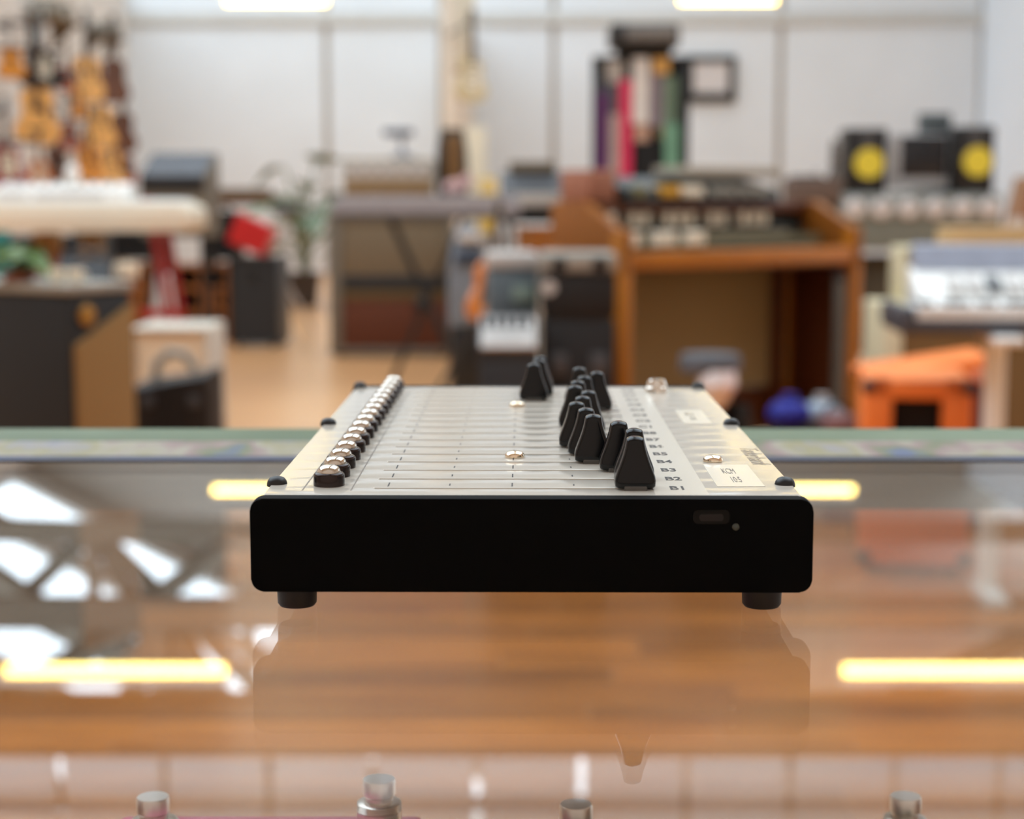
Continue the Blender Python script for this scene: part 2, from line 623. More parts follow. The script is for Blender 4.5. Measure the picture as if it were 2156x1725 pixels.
# strip lamps on wires
def lamp(px0, px1, Y, z, label):
    xa, xb = at(px0, 5, Y).x, at(px1, 5, Y).x
    t = thing('strip_lamp', label, 'lamp', ((xa + xb) / 2, Y, z), group='strip lamps hung across the shop')
    h = (xb - xa) / 2
    B().cyl((-h + 0.015, 0, 0), (h - 0.015, 0, 0), 0.024, n=14).make('tube', TUBE, t)
    B().box(-h, h, -0.05, 0.05, 0.028, 0.07, 0.006, 1).make('housing', WHITE, t)
    for s in (-1, 1):
        B().box(s * h - 0.012, s * h + 0.012, -0.025, 0.025, -0.026, 0.03, 0.004, 1).make('end_cap', WHITE, t)
        B().cyl((s * h * 0.7, 0, 0.07), (s * h * 0.7, 0, 1.6 if Y > 9.5 else 0.35), 0.004, n=6).make('hanger_wire', DGREY, t)


zl = lambda py, Y: 1.0 - 0.109 + (py - HOR) / FPX * Y * 1.016
lamp(475, 690, 21.0, at(580, 4, 21.0).z, 'warm strip lamp far back on the left, over the white wall')
lamp(1430, 1635, 21.0, at(1530, 2, 21.0).z, 'warm strip lamp far back on the right, over the strap rack')
lamp(425, 730, 14.1, zl(1024, 14.1), 'middle left warm strip lamp, mirrored beside the black end of the fader box')
lamp(1520, 1825, 14.1, zl(1024, 14.1), 'middle right warm strip lamp, mirrored beyond the right edge of the fader box')
lamp(-45, 450, 8.7, zl(1412, 8.7), 'nearest left warm strip lamp, mirrored low at the left in the counter glass')
lamp(1805, 2300, 8.7, zl(1412, 8.7), 'nearest right warm strip lamp, mirrored low at the right in the counter glass')

# ------------------------------------------------------------------ the glass counter
ct = thing('display_counter', 'glass topped display counter with a colourful patterned far rail, under the fader box', 'counter', (0, 0, 0))
B().box(-0.85, 0.85, 0.12, 0.790, 0.9975, 1.0, 0.0005, 1).make('glass_top', CGLASS, ct)
B().box(-0.80, 0.80, 0.20, 0.757, 0.851, 0.857).make('glass_shelf', CGLASS, ct)
B().box(-0.80, 0.80, 0.764, 0.770, 0.12, 0.972).make('front_pane', CGLASS, ct)
for s in (-1, 1):
    B().box(s * 0.83 - 0.02, s * 0.83 + 0.02, 0.14, 0.788, 0.0, 0.9975, 0.003, 1).make('side_panel', TEAK, ct)
    B().box(s * 0.803 - 0.008, s * 0.803 + 0.008, 0.2, 0.75, 0.840, 0.851).make('shelf_rail', MID, ct)
B().box(-0.81, 0.81, 0.16, 0.76, 0.0, 0.12, 0.003, 1).make('plinth', TEAK, ct)


def strip_mat(name, cols, scale, stretch, rough=0.5):
    m = bpy.data.materials.new(name)
    m.use_nodes = True
    nt = m.node_tree
    p = nt.nodes['Principled BSDF']
    tc = nt.nodes.new('ShaderNodeTexCoord')
    mp = nt.nodes.new('ShaderNodeMapping')
    mp.inputs['Scale'].default_value = stretch
    vo = nt.nodes.new('ShaderNodeTexNoise')
    vo.inputs['Scale'].default_value = scale
    vo.inputs['Detail'].default_value = 3
    rp = nt.nodes.new('ShaderNodeValToRGB')
    el = rp.color_ramp.elements
    while len(el) < len(cols):
        el.new(0.5)
    for i, c in enumerate(cols):
        el[i].position = 0.3 + 0.4 * i / (len(cols) - 1)
        el[i].color = lin(*c)
    nt.links.new(tc.outputs['Object'], mp.inputs['Vector'])
    nt.links.new(mp.outputs['Vector'], vo.inputs['Vector'])
    nt.links.new(vo.outputs['Fac'], rp.inputs['Fac'])
    nt.links.new(rp.outputs['Color'], p.inputs['Base Color'])
    p.inputs['Roughness'].default_value = rough
    return m


GRN = strip_mat('green_glass_edge', [(48, 78, 48), (76, 98, 62), (104, 122, 92), (60, 88, 62)], 5, (1, 1, 3))
PAT = strip_mat('patterned_tape', [(64, 82, 122), (142, 138, 142), (142, 134, 92), (156, 148, 130), (142, 116, 112), (100, 108, 70), (74, 90, 126)], 9, (2.6, 1, 9))
BLU = strip_mat('blue_tape', [(18, 28, 54), (34, 52, 92), (20, 26, 42)], 6, (1.5, 1, 3))
def yt(py):                                                    # distance of a glass-top point from its picture row
    v = at(1078, py, 1.0) - Vector((0, 0, CZ))
    return (CZ - 1.0) / -v.z


YE = yt(905)
B().box(-0.84, 0.84, YE + .001, YE + .004, 0.962, 0.9995, 0.0005, 1).make('far_rail', M('rail_aluminium', (116, 118, 118), 0.5, 0.2), ct)
B().box(-0.84, 0.84, yt(931), YE, 1.0001, 1.0006).make('green_edge', GRN, ct, label='green edge band of the counter top')
B().box(-0.84, 0.84, yt(963), yt(931.3), 1.0001, 1.0006).make('patterned_band', PAT, ct, label='speckled yellow, pink and blue band of the counter top')
B().box(-0.84, 0.84, yt(972), yt(963.3), 1.0001, 1.0005).make('blue_band', BLU, ct, label='dark blue line along the speckled band')

# ------------------------------------------------------------------ the fader box
YAW = math.radians(0.447)
K = 0.001
U0, V0 = 1.6, 433.3
bx = thing('fader_controller', 'pale panelled control box with sixteen black faders on the glass counter', 'controller',
           ((U0 * math.cos(YAW) + V0 * math.sin(YAW)) * K, (-U0 * math.sin(YAW) + V0 * math.cos(YAW)) * K, 1.0), -YAW)
ZP = 0.0312                                                    # top of the panel above the glass


def ep(y0, y1):
    b = B()
    pts = rr2(-0.0726, 0.0726, 0.0067, ZP, 0.0032, 6)
    b.prism(pts, y0, y1, 'XZ', 0.0005)
    return b


ep(0, 0.0057).make('end_panel', SHELL, bx, label='matt black rounded end panel facing the camera')
ep(0.2580, 0.2637).make('end_panel', SHELL, bx)
B().box(-0.0690, 0.0690, 0.0057, 0.2580, 0.0069, ZP - 0.0018).make('case', SHELL, bx)
for u in (-1, 1):
    for v in (0.0135, 0.2180):
        B().lathe([(0.0046, 0), (0.0052, 0.0008), (0.0054, 0.0066), (0, 0.0066)], 28).make('rubber_foot', RUB, bx, (u * 0.0620 - 0.0005, v, 0))
# panel with sixteen real slots
VS = [(449.9 + 15.15 * i - V0) * K for i in range(16)]
b = B()
XS = [-0.0700, (-40.2 - U0) * K, (35.4 - U0) * K, 0.0703]
YS = [0.0057]
SW = 0.0012
for v in VS:
    YS += [v - SW, v + SW]
YS.append(0.2580)
vt = [[b.bm.verts.new((x, y_, 0)) for x in XS] for y_ in YS]
fs = []
for j in range(len(YS) - 1):
    for i in range(3):
        if i == 1 and j % 2 == 1:
            continue
        fs.append(b.bm.faces.new((vt[j][i], vt[j][i + 1], vt[j + 1][i + 1], vt[j + 1][i])))
ex = bmesh.ops.extrude_face_region(b.bm, geom=fs)
for g in ex['geom']:
    if isinstance(g, bmesh.types.BMVert):
        g.co.z -= 0.0017
es = [e for e in b.bm.edges if all(abs(q.co.z) < 1e-6 for q in e.verts) and any(abs(f.calc_center_median().z) > 1e-4 for f in e.link_faces)]
bmesh.ops.bevel(b.bm, geom=es, offset=0.0004, segments=2, affect='EDGES', profile=0.5)
b.make('front_plate', PLATE, bx, (0, 0, ZP), sharp=50)
ux = lambda u: (u - U0) * K
vy = lambda v: (v - V0) * K
# printed marks
b = B()
for u, ln in ((-36.8, 0.0062), (-20.3, 0.0030), (-3.5, 0.0058), (13.1, 0.0026), (29.6, 0.0058)):
    for v in VS:
        if -4.6 < u < -2.4 and (abs(v - vy(623.9)) < 0.004 or abs(v - vy(501)) < 0.004):
            pass
        c = v + 0.0053 if u < 0 else v + 0.0050
        b.box(ux(u) - 0.0002, ux(u) + 0.0002, c - ln / 2, c + ln / 2, 0, 0.00003)
b.make('scale_marks', INK, bx, (0, 0, ZP))
for u in (-59.0, -46.1):
    B().box(ux(u) - 0.0002, ux(u) + 0.0002, vy(446), vy(679), 0, 0.00003).make('border_line', INKGREY, bx, (0, 0, ZP))
B().box(ux(34.0), ux(48.0), vy(439.6), vy(690.5), 0, 0.00005).make('label_tape', TAPE, bx, (0, 0, ZP), label='pale tape with the channel names B1 to B8 and C1 to C8')
for i in range(16):
    nm = ('B%d' % (i + 1)) if i < 8 else ('C%d' % (i - 7))
    text(nm, 'channel_name', INK, bx, (ux(40.7), VS[i] - 0.0003, ZP + 0.00008), 0.0078, sx=0.56, bold=0.00018)
st = B().box(ux(54.3), ux(63.8), vy(578.5), vy(616), 0, 0.0001).make('sticker', PAPER, bx, (0, 0, ZP), label='small white sticker near the far end')
text('BC4', 'sticker_text', INKGREY, st, (ux(58.4), vy(604), 0.00014), 0.0125, sx=0.14)
text('0:0', 'sticker_text', INKGREY, st, (ux(58.6), vy(591.5), 0.00014), 0.0125, sx=0.14)
st = B().box(ux(51.5), ux(64.3), vy(452.5), vy(489.8), 0, 0.0001).make('sticker', PAPER, bx, (0, 0, ZP), label='larger white sticker near the front end')
text('KCM', 'sticker_text', INKGREY, st, (ux(57.4), vy(477.5), 0.00014), 0.0125, sx=0.14)
text('10:5', 'sticker_text', INKGREY, st, (ux(57.8), vy(463), 0.00014), 0.0125, sx=0.14)
text('Taderbank', 'printed_signature', INKBROWN, bx, (ux(68.4), vy(507), ZP + 0.00004), 0.0078, rz=-PI / 2, shear=0.35)


# fader caps: flared at the foot, waisted, rounded corners
def cap_mesh():
    prof = [(0.5, 4.8), (1.0, 5.35), (2.4, 5.45), (3.5, 5.3), (4.8, 4.85), (6.2, 4.3), (7.8, 3.72), (9.4, 3.2), (11.0, 2.78), (12.4, 2.52), (13.1, 2.4), (13.5, 2.2), (13.8, 1.75), (14.0, 1.0)]
    secs = []
    for h, hw in prof:
        t = 4.2 - 1.6 * min(1, h / 13.2) - max(0, h - 13.2) * 1.4 - (0.3 if h < 0.8 else 0)
        secs.append([(x * K, y_ * K, h * K) for x, y_, _ in rrect(hw * 2, t * 2, min(1.5, hw * .85, t * .85), 0, 6)])
    return B().loft(secs)


US = [29.2, 29.9, 26.5, 19.9, 18.3, 15.9, 18.3, 20.7, 16.7, 18.1, 20.9, 26.0, 20.1, 3.2, 5.4, 5.7]
cm = cap_mesh().mesh('fader_cap', CAPM, 50)
lm = B().box(-0.0030, 0.0030, -0.0042, 0.0042, -0.002, 0.0012, 0.0002, 1).mesh('lever', LEVER)
for u, v in zip(US, VS):
    o = bpy.data.objects.new('fader_cap', cm)
    C.objects.link(o)
    o.parent = bx
    o.location = (ux(u), v + 0.0036 - 0.0036, ZP)
    l = bpy.data.objects.new('lever', lm)
    C.objects.link(l)
    l.parent = o
# jacks
jm = B().lathe([(0.0042, 0), (0.0042, 0.0026), (0.0041, 0.0031), (0.0037, 0.0035), (0.0031, 0.0036), (0, 0.0036)], 36).mesh('jack_nut', M('black_chrome', (60, 52, 50), 0.16, 0.9, var=0.05), 60)
jd = B().lathe([(0.0031, 0.0034), (0.0031, 0.0039), (0.0029, 0.0045), (0.0024, 0.0051), (0.0016, 0.0055), (0.0008, 0.0056), (0, 0.0056)], 32).mesh('jack_dome', GUN, 60)
for v in VS:
    o = bpy.data.objects.new('jack_nut', jm)
    C.objects.link(o)
    o.parent = bx
    o.location = (ux(-52.8), v + 0.0042, ZP)
    d_ = bpy.data.objects.new('jack_dome', jd)
    C.objects.link(d_)
    d_.parent = o
dm = [(0.0029, 0), (0.0030, 0.0004), (0.0028, 0.0010), (0.0022, 0.0016), (0.0012, 0.0019), (0, 0.0020)]
for u, v in ((-3.1, 501), (-2.9, 623.9), (55.1, 493.3)):
    B().lathe(dm, 28).make('dome_screw', BRASS, bx, (ux(u), vy(v + 3), ZP))
B().lathe([(0.0046, 0), (0.0046, 0.0014), (0.0044, 0.0018), (0.004, 0.0022), (0.0038, 0.0036), (0.003, 0.005), (0, 0.0054)], 28).make(
    'chrome_knob', CHROME, bx, (ux(52.1), vy(675), ZP), label='bright chrome dome at the far end')
sm = B().lathe([(0.0028, 0), (0.0028, 0.0006), (0.0026, 0.0014), (0.0020, 0.0022), (0.0010, 0.0026), (0, 0.0027)], 24).mesh('corner_screw', BLK)
for u in (-67.2, 70.2):
    for v in (456.5, 578, 691):
        o = bpy.data.objects.new('corner_screw', sm)
        C.objects.link(o)
        o.parent = bx
        o.location = (ux(u), vy(v), ZP - 0.0006)
# socket and lamp in the end panel
ub = B()
ub.prism(rr2(0.0416, 0.0510, 0.0248, 0.0284, 0.0013), -0.0003, 0.001)
us = ub.make('usb_socket', M('dull_socket', (9, 8, 5), 0.6, spec=.2), bx)
B().prism(rr2(0.0432, 0.0494, 0.0256, 0.0274, 0.0007), -0.0005, 0.0005).make('socket_opening', M('socket_dark', (14, 8, 7), 0.7), us)
B().lathe([(0.0009, 0), (0.0009, 0.0003), (0.0005, 0.0006), (0, 0.0007)], 18, axis='Y').make('pilot_lamp', M('pilot_lens', (66, 74, 71), 0.3), bx, (0.0526, 0, 0.0240))

# ------------------------------------------------------------------ pedals on the glass shelf
SZ = 0.8573


def pedal(name, label, x0, x1, yf, h, body, sw, cat='pedal', btn=STEEL):
    t = thing(name, label, cat, ((x0 + x1) / 2, yf, SZ), group='effect pedals on the glass shelf')
    hw = (x1 - x0) / 2
    b = B()
    b.box(-hw, hw, -0.115, 0, 0.003, h, 0.003, 3)
    b.make('enclosure', body, t)
    for sx in (-1, 1):
        for y_ in (-0.105, -0.01):
            B().lathe([(0.005, 0), (0.005, 0.0035), (0, 0.0035)], 14).make('rubber_foot', RUB, t, (sx * (hw - 0.01), y_, 0))
    for (X, Y, zt) in sw:
        lx, ly, top = X - (x0 + x1) / 2, Y - yf, zt - SZ
        rg = [(0.0072, h - 0.001), (0.0072, top - 0.0104)]
        for q in range(4):
            rg += [(0.0068, top - 0.0102 + q * .0007), (0.0072, top - 0.0099 + q * .0007)]
        f = B().lathe(rg + [(0.0066, top - 0.0074), (0.0047, top - 0.0072), (0, top - 0.0072)], 32).make('switch_bushing', btn, t, (lx, ly, 0))
        B().lathe([(0.0046, top - 0.0078), (0.0046, top - 0.0058), (0.0054, top - 0.0050), (0.0054, top - 0.0006), (0.0050, top), (0, top)], 32).make('switch_button', btn, f)
        B().lathe([(0.0095, h - 0.0005), (0.0095, h + 0.0012), (0, h + 0.0012)], 6).make('switch_nut', btn, f)
    for sx in (-0.4, 0.4):
        k = B().lathe([(0.008, h - 0.001), (0.0075, h + 0.011), (0.0065, h + 0.012), (0, h + 0.012)], 24).make('knob', CHAR, t, (sx * hw, -0.09, 0))
        B().box(sx * hw * 0 - 0.0006, 0.0006, -0.007, 0, h + 0.0118, h + 0.0124).make('pointer', WHITE, k)
    return t


p1 = at(798, 1640, 0.53)
p2 = at(335, 1655, 0.545)
pedal('effect_pedal', 'pink twin switch effect pedal under the counter glass', -0.130, -0.0290, 0.546, CZ - 0.2040 - SZ, PINK, [(p1.x, 0.53, p1.z), (p2.x, 0.535, p2.z)])
p3 = at(1213, 1693, 0.53)
pedal('effect_pedal', 'effect pedal with one steel switch below the middle of the fader box', p3.x - 0.035, p3.x + 0.035, 0.545, p3.z - SZ - 0.019, M('grey_enamel', (120, 116, 110), 0.35), [(p3.x, 0.53, p3.z)])
p4 = at(1907, 1676, 0.56)
pedal('effect_pedal', 'rightmost effect pedal with one greyish steel switch', p4.x - 0.035, p4.x + 0.035, 0.575, p4.z - SZ - 0.019, M('green_enamel', (70, 88, 74), 0.35), [(p4.x, 0.56, p4.z)])

# ------------------------------------------------------------------ guitars on the left partition
OUT = [(0, 0), (.015, .09), (.05, .145), (.12, .185), (.22, .2), (.32, .195), (.42, .165), (.5, .14), (.57, .125), (.64, .125), (.72, .14), (.8, .147), (.88, .138), (.95, .105), (.99, .05), (1, 0)]


def outline(L, wf, cut=False):
    pts = [(h * L, w_ * wf) for h, w_ in OUT]
    r = [(w_, z) for z, w_ in pts[1:-1]]
    l = [(-w_, z) for z, w_ in pts[1:-1]][::-1]
    if cut:
        r = [(w_ * (0.45 if z > 0.84 * L else 1), z * (1.05 if 0.7 * L < z < 0.84 * L else 1)) for w_, z in r]
    return [(0, pts[0][0])] + r + [(0, pts[-1][0] * (0.97 if cut else 1))] + l


def guitar(label, px, py, hpx, body, top, kind='acoustic', th=40, name=None, Y=None, wf=1.0, lean=0.0, on='wall'):
    k = (px - 1078) / FPX
    if Y is None:
        Y = (5.3 - 0.149 * YW - 0.25) / (-k - 0.149)
        Y = max(10.0, min(Y, 22.5))
    p = at(px, py + hpx / 2, Y)
    L = hpx * Y / FPX
    s = L / 0.5
    t = thing(name or ('acoustic_guitar' if kind == 'acoustic' else 'electric_guitar'), label, 'guitar', p, math.radians(th),
              'guitars hung on the left partition' if on == 'wall' else None)
    if lean:
        t.rotation_euler = (0, lean, math.radians(th))
    d = (0.10 if kind == 'acoustic' else 0.045) * s
    out = outline(L, s * wf, kind != 'acoustic')
    B().prism(out, 0.002, d, 'XZ').make('body', body, t)
    B().prism([(x_ * .97, z * .97 + L * .015) for x_, z in out], -0.004 * s, 0.004, 'XZ').make('soundboard' if kind == 'acoustic' else 'body_top', top, t)
    if kind == 'acoustic':
        B().lathe([(0.048 * s, 0), (0.048 * s, 0.0025 * s), (0, 0.0025 * s)], 24, (0, -0.004 * s, 0.66 * L), 'Y').make('sound_hole', ROSE, t)
        B().box(-0.075 * s, 0.075 * s, -0.014 * s, -0.003 * s, 0.25 * L, 0.30 * L, 0.003).make('bridge', ROSE, t)
        B().prism([(0.05 * s, .68 * L), (0.09 * s, .6 * L), (0.085 * s, .46 * L), (0.04 * s, .5 * L)], -0.006 * s, -0.003 * s).make('pickguard', ROSE, t)
    else:
        B().prism([(-0.07 * s, .3 * L), (0.1 * s, .25 * L), (0.1 * s, .6 * L), (0.05 * s, .82 * L), (-0.06 * s, .8 * L)], -0.008 * s, -0.003 * s).make('pickguard', IVORY if kind != 'dark' else ROSE, t)
        for z in (.42, .56, .7):
            B().box(-0.042 * s, 0.042 * s, -0.014 * s, -0.006 * s, z * L, z * L + 0.022 * s, 0.003).make('pickup', BLK, t)
        B().box(-0.04 * s, 0.04 * s, -0.014 * s, -0.003 * s, .27 * L, .33 * L, 0.003).make('bridge', CHROME, t)
    z1, z2 = (0.72 if kind == 'acoustic' else 0.8) * L, L + 0.31 * s
    nk = B()
    nk.prism([(-.028 * s, z1), (.028 * s, z1), (.022 * s, z2), (-.022 * s, z2)], -0.014 * s, 0.012 * s)
    nk.make('neck', ROSE, t)
    hd = B()
    hd.prism([(-.024 * s, z2), (.024 * s, z2), (.04 * s, z2 + .05 * s), (.034 * s, z2 + .18 * s), (-.034 * s, z2 + .18 * s), (-.04 * s, z2 + .05 * s)], -0.008 * s, 0.012 * s)
    h = hd.make('headstock', EBON, t)
    for q in range(3):
        for sx in (-1, 1):
            B().cyl((sx * .036 * s, 0, z2 + (.06 + .045 * q) * s), (sx * .056 * s, 0, z2 + (.06 + .045 * q) * s), 0.008 * s, n=8).make('tuning_peg', CHROME, h)
    if on == 'wall':                                            # the bracket that carries it from the partition
        c, s_ = math.cos(math.radians(th)), math.sin(math.radians(th))
        gx = p.x - (WL(Y) - 0.0)
        B().tube([(0, 0.0, z2 + 0.01 * s), (-(gx - 0.004) * c, (gx - 0.004) * s_, z2 + 0.01 * s)], 0.012, 8).make('wall_hook', DGREY, t)
    return t


guitar('amber guitar at the far left of the top row on the partition', 25, 135, 64, MAH, HON, 'acoustic', 22, wf=1.2)
guitar('black electric guitar with a cream pickguard in the top row', 90, 146, 82, BLK, BLK, 'electric', 20, wf=1.45)
guitar('rust red guitar beside the pale acoustic guitar in the top row', 140, 167, 52, RUST, RUST, 'dark', 40)
guitar('pale spruce acoustic guitar, highest and brightest on the partition', 186, 168, 96, MAH, SPR, 'acoustic', 38)
guitar('dark brown acoustic guitar right of the pale one in the top row', 243, 172, 92, MAH, MAH, 'acoustic', 45)
guitar('largest spruce acoustic guitar with a dark sound hole, middle row at left', 80, 246, 122, MAH, SPR, 'acoustic', 8)
guitar('small tan guitar between the largest and the second spruce guitar', 168, 224, 50, MAH, HON, 'acoustic', 40, wf=.8)
guitar('spruce acoustic guitar in the middle row below the brightest one', 212, 268, 90, MAH, SPR, 'acoustic', 30)
guitar('dark brown acoustic guitar at the right end of the middle row', 262, 280, 84, MAH, MAH, 'acoustic', 45)
guitar('brown guitar between the two spruce guitars in the middle row', 150, 286, 60, MAH, RUST, 'dark', 40)
guitar('crimson electric guitar at the left edge just above the white piano', 16, 350, 96, CRIM, CRIM, 'electric', 10)
guitar('orange electric guitar beside the crimson one above the white piano', 84, 366, 58, SUN, SUN, 'electric', 16, Y=11.0, wf=1.2)
guitar('dark brown guitar behind the small white bottle on the piano', 122, 345, 76, ROSE, MAH, 'dark', 25)
guitar('honey coloured acoustic guitar in the bottom row above the piano', 190, 348, 84, MAH, HON, 'acoustic', 36)
guitar('tan acoustic guitar in the bottom row next to the honey coloured one', 236, 356, 80, MAH, SPR, 'acoustic', 42)
guitar('brown red guitar at the right end of the bottom row', 266, 358, 66, RUST, RUST, 'dark', 40)
# two brackets with wall lamps up there
for i, (px, py, lab) in enumerate(((82, 28, 'dark hanging wall shelf at the top left above the guitars'), (205, 62, 'dark slatted guitar hanger rail high on the partition'))):
    k = (px - 1078) / FPX
    Y = (5.3 - 0.149 * YW) / (-k - 0.149)
    p = at(px, py + 18, Y)
    p.x = WL(Y) + 0.075
    t = thing('wall_shelf', lab, 'shelf', p, math.radians(0))
    B().box(0, 0.22, -0.45, 0.45, 0.0, 0.03, 0.004).make('board', GREYB, t)
    for y_ in (-0.35, 0.35):
        B().prism([(0, 0), (0.2, 0), (0, -0.18)], y_ - 0.012, y_ + 0.012).make('bracket', GREYB, t)
    for j in range(4):
        B().box(0.04, 0.18, -0.38 + j * 0.2, -0.22 + j * 0.2, 0.03, 0.13 + 0.03 * (j % 2), 0.006).make('pedal_box', TOLEX if j % 2 else MID, t)


# ------------------------------------------------------------------ the shop floor behind the counter
def stand(name, label, cat, x0, y0, x1, y1, Y, rz=0.0, floor=False, group=None):
    """A thing whose front fills a picture rectangle at distance Y: returns it, its half width and its height."""
    a, b_, zb, zt = rect(x0, y0, x1, y1, Y)
    zb = 0.0 if floor else zb
    return thing(name, label, cat, ((a + b_) / 2, Y, zb), rz, group), (b_ - a) / 2, zt - zb


def cabinet(t, w, h, d, shell, cloth, frame=0.03, z0=0.0, panel=None, pm_=None, feet=True, grille_name='grille'):
    """A loudspeaker or amplifier box: shell with a rim, recessed cloth, optional control strip on top of the front."""
    zf = 0.03 if feet else 0.0
    b = B()
    b.box(-w, w, 0.03, d, z0 + zf, z0 + h, 0.008, 2)
    b.box(-w, w, 0.0, 0.031, z0 + h - frame, z0 + h, 0.008, 2)
    b.box(-w, w, 0.0, 0.031, z0 + zf, z0 + zf + frame, 0.008, 2)
    b.box(-w, -w + frame, 0.0, 0.031, z0 + zf, z0 + h, 0.008, 2)
    b.box(w - frame, w, 0.0, 0.031, z0 + zf, z0 + h, 0.008, 2)
    b.make('shell', shell, t)
    top = z0 + h - frame
    if panel:
        p = B().box(-w + frame, w - frame, 0.012, 0.03, top - panel, top, 0.002, 1).make('control_panel', pm_ or DGREY, t)
        n = 7
        for i in range(n):
            B().cyl((-w + frame + (i + .7) * (2 * w - 2 * frame) / (n + .4), 0.012, top - panel / 2), (-w + frame + (i + .7) * (2 * w - 2 * frame) / (n + .4), -0.004, top - panel / 2), panel * .28, n=14).make('knob', BLK, p)
        top -= panel
    B().box(-w + frame, w - frame, 0.014, 0.03, z0 + zf + frame, top, 0.004, 1).make(grille_name, cloth, t)
    if feet:
        for sx in (-1, 1):
            for y_ in (0.05, d - 0.05):
                B().cyl((sx * (w - 0.05), y_, z0), (sx * (w - 0.05), y_, z0 + zf + 0.002), 0.018, n=12).make('foot', RUB, t)
    return t


def handle(t, w, y, z, mat=BLK, r=0.011):
    B().tube([(-w, y, z), (-w * .9, y, z + 0.022), (-w * .5, y, z + 0.034), (w * .5, y, z + 0.034), (w * .9, y, z + 0.022), (w, y, z)], r).make('handle', mat, t)


def corners(t, w, d, h, mat, r=0.022, z0=0.0):
    for sx in (-1, 1):
        for y_ in (0.0, d):
            for z in (z0, z0 + h):
                B().ball((0, 0, 0), r, (1, 1, 1), 12, 8).make('corner_guard', mat, t, (sx * (w - r * .55), y_ + (r * .5 if y_ == 0 else -r * .5), z + (r * 1.05 if z == z0 else -r * 1.05)))


# ---- left foreground: black corner amp, plant on it, cream cabinet, cases
t, w, h = stand('corner_amplifier', 'black amplifier with a slanted tan grille and gold badge, at the lower left', 'amplifier', -60, 618, 284, 905, 3.9, 0, True)
t.location = at(151, 800, 3.85).to_2d().to_3d()
B().box(0, 0.20, 0.0, 0.42, 0.02, h - 0.0, 0.012, 2).make('shell', DTOLEX, t)
tp = B().box(-0.005, 0.205, -0.005, 0.425, h, h + 0.022, 0.006, 2).make('top_plate', MID, t)
b = B()
b.prism([(0.01, 0.06), (0.19, 0.06), (0.19, h - 0.03), (0.01, h - 0.115)], -0.014, 0.004, 'XZ', 0.003)
b.make('grille', TANL, t)
B().lathe([(0.024, 0), (0.024, 0.006), (0.02, 0.01), (0, 0.011)], 24, (0.05, -0.001, h - 0.05), 'Y').make('badge', GOLD, t, label='round gold badge above the grille')
t.location.z = 0
t.rotation_euler.z = math.radians(59)
for px_ in (122, 160):
    q = at(px_, 612, 3.93)
    o = thing('cup', 'small cream cup on the black corner amplifier, ' + ('nearer the plant' if px_ < 140 else 'nearer the gold badge'), 'cup', (q.x, q.y, h + 0.0222))
    B().lathe([(0.011, 0), (0.015, 0.004), (0.018, 0.03), (0.017, 0.033), (0.015, 0.029), (0.014, 0.006), (0, 0.006)], 20).make('bowl', IVORY, o)
    B().tube([(0.0165, 0, 0.026), (0.027, 0, 0.022), (0.026, 0, 0.012), (0.015, 0, 0.009)], 0.0025, 8).make('handle', IVORY, o)


def leaf(L, wd, bend=0.35, mid=0.45):
    b = B()
    n = 6
    pts = []
    for i in range(n + 1):
        u = i / n
        ww = wd * math.sin(PI * min(1, max(0, u)) ** mid if u < 1 else PI) if 0 < u < 1 else 0.0
        z = bend * L * (-(u ** 2))
        pts.append((u * L, ww, z))
    R = []
    for x_, ww, z in pts:
        R.append([b.bm.verts.new((x_, -ww, z + 0.15 * ww)), b.bm.verts.new((x_, 0, z)), b.bm.verts.new((x_, ww, z + 0.15 * ww))])
    for a_, c_ in zip(R, R[1:]):
        for k in range(2):
            try:
                b.bm.faces.new((a_[k], a_[k + 1], c_[k + 1], c_[k]))
            except ValueError:
                pass
    bmesh.ops.remove_doubles(b.bm, verts=b.bm.verts, dist=1e-5)
    return b


def plant(name, label, loc, n, L, wd, h0, mat, pot, pr, ph, seed, spread=1.0):
    r = random.Random(seed)
    t = thing(name, label, 'plant', loc)
    B().lathe([(pr * .75, 0), (pr, ph), (pr * 1.05, ph), (pr * 1.05, ph * .93), (pr * .9, ph * .9), (0, ph * .88)], 24).make('pot', pot, t)
    B().lathe([(pr * .88, ph * .86), (0, ph * .92)], 20).make('soil', SOIL, t)
    lm_ = leaf(L, wd).mesh('leaf', mat)
    for i in range(n):
        a = 2 * PI * i * 0.381966
        k = (i + .5) / n
        H = h0 * (0.25 + .75 * k) * r.uniform(.8, 1.1)
        rr = spread * h0 * (.55 - .35 * k) * r.uniform(.7, 1.2)
        e = Vector((math.cos(a) * rr, math.sin(a) * rr, ph + H))
        B().tube([(0, 0, ph * .9), (e.x * .3, e.y * .3, ph + H * .6), e], max(0.002, wd * .06), 6).make('stem', mat, t)
        o = bpy.data.objects.new('leaf', lm_)
        C.objects.link(o)
        o.parent = t
        o.location = e
        o.rotation_euler = (r.uniform(-.3, .3), r.uniform(-.5, .35), a + r.uniform(-.3, .3))
        o.scale = [r.uniform(.75, 1.15)] * 3
    return t


q = at(40, 606, 4.0)
plant('potted_plant', 'leafy green plant in a low pot on the black corner amplifier', (q.x, q.y, h + 0.0222), 18, 0.075, 0.03, 0.06, LEAF, TERR, 0.042, 0.022, 3, 1.1)

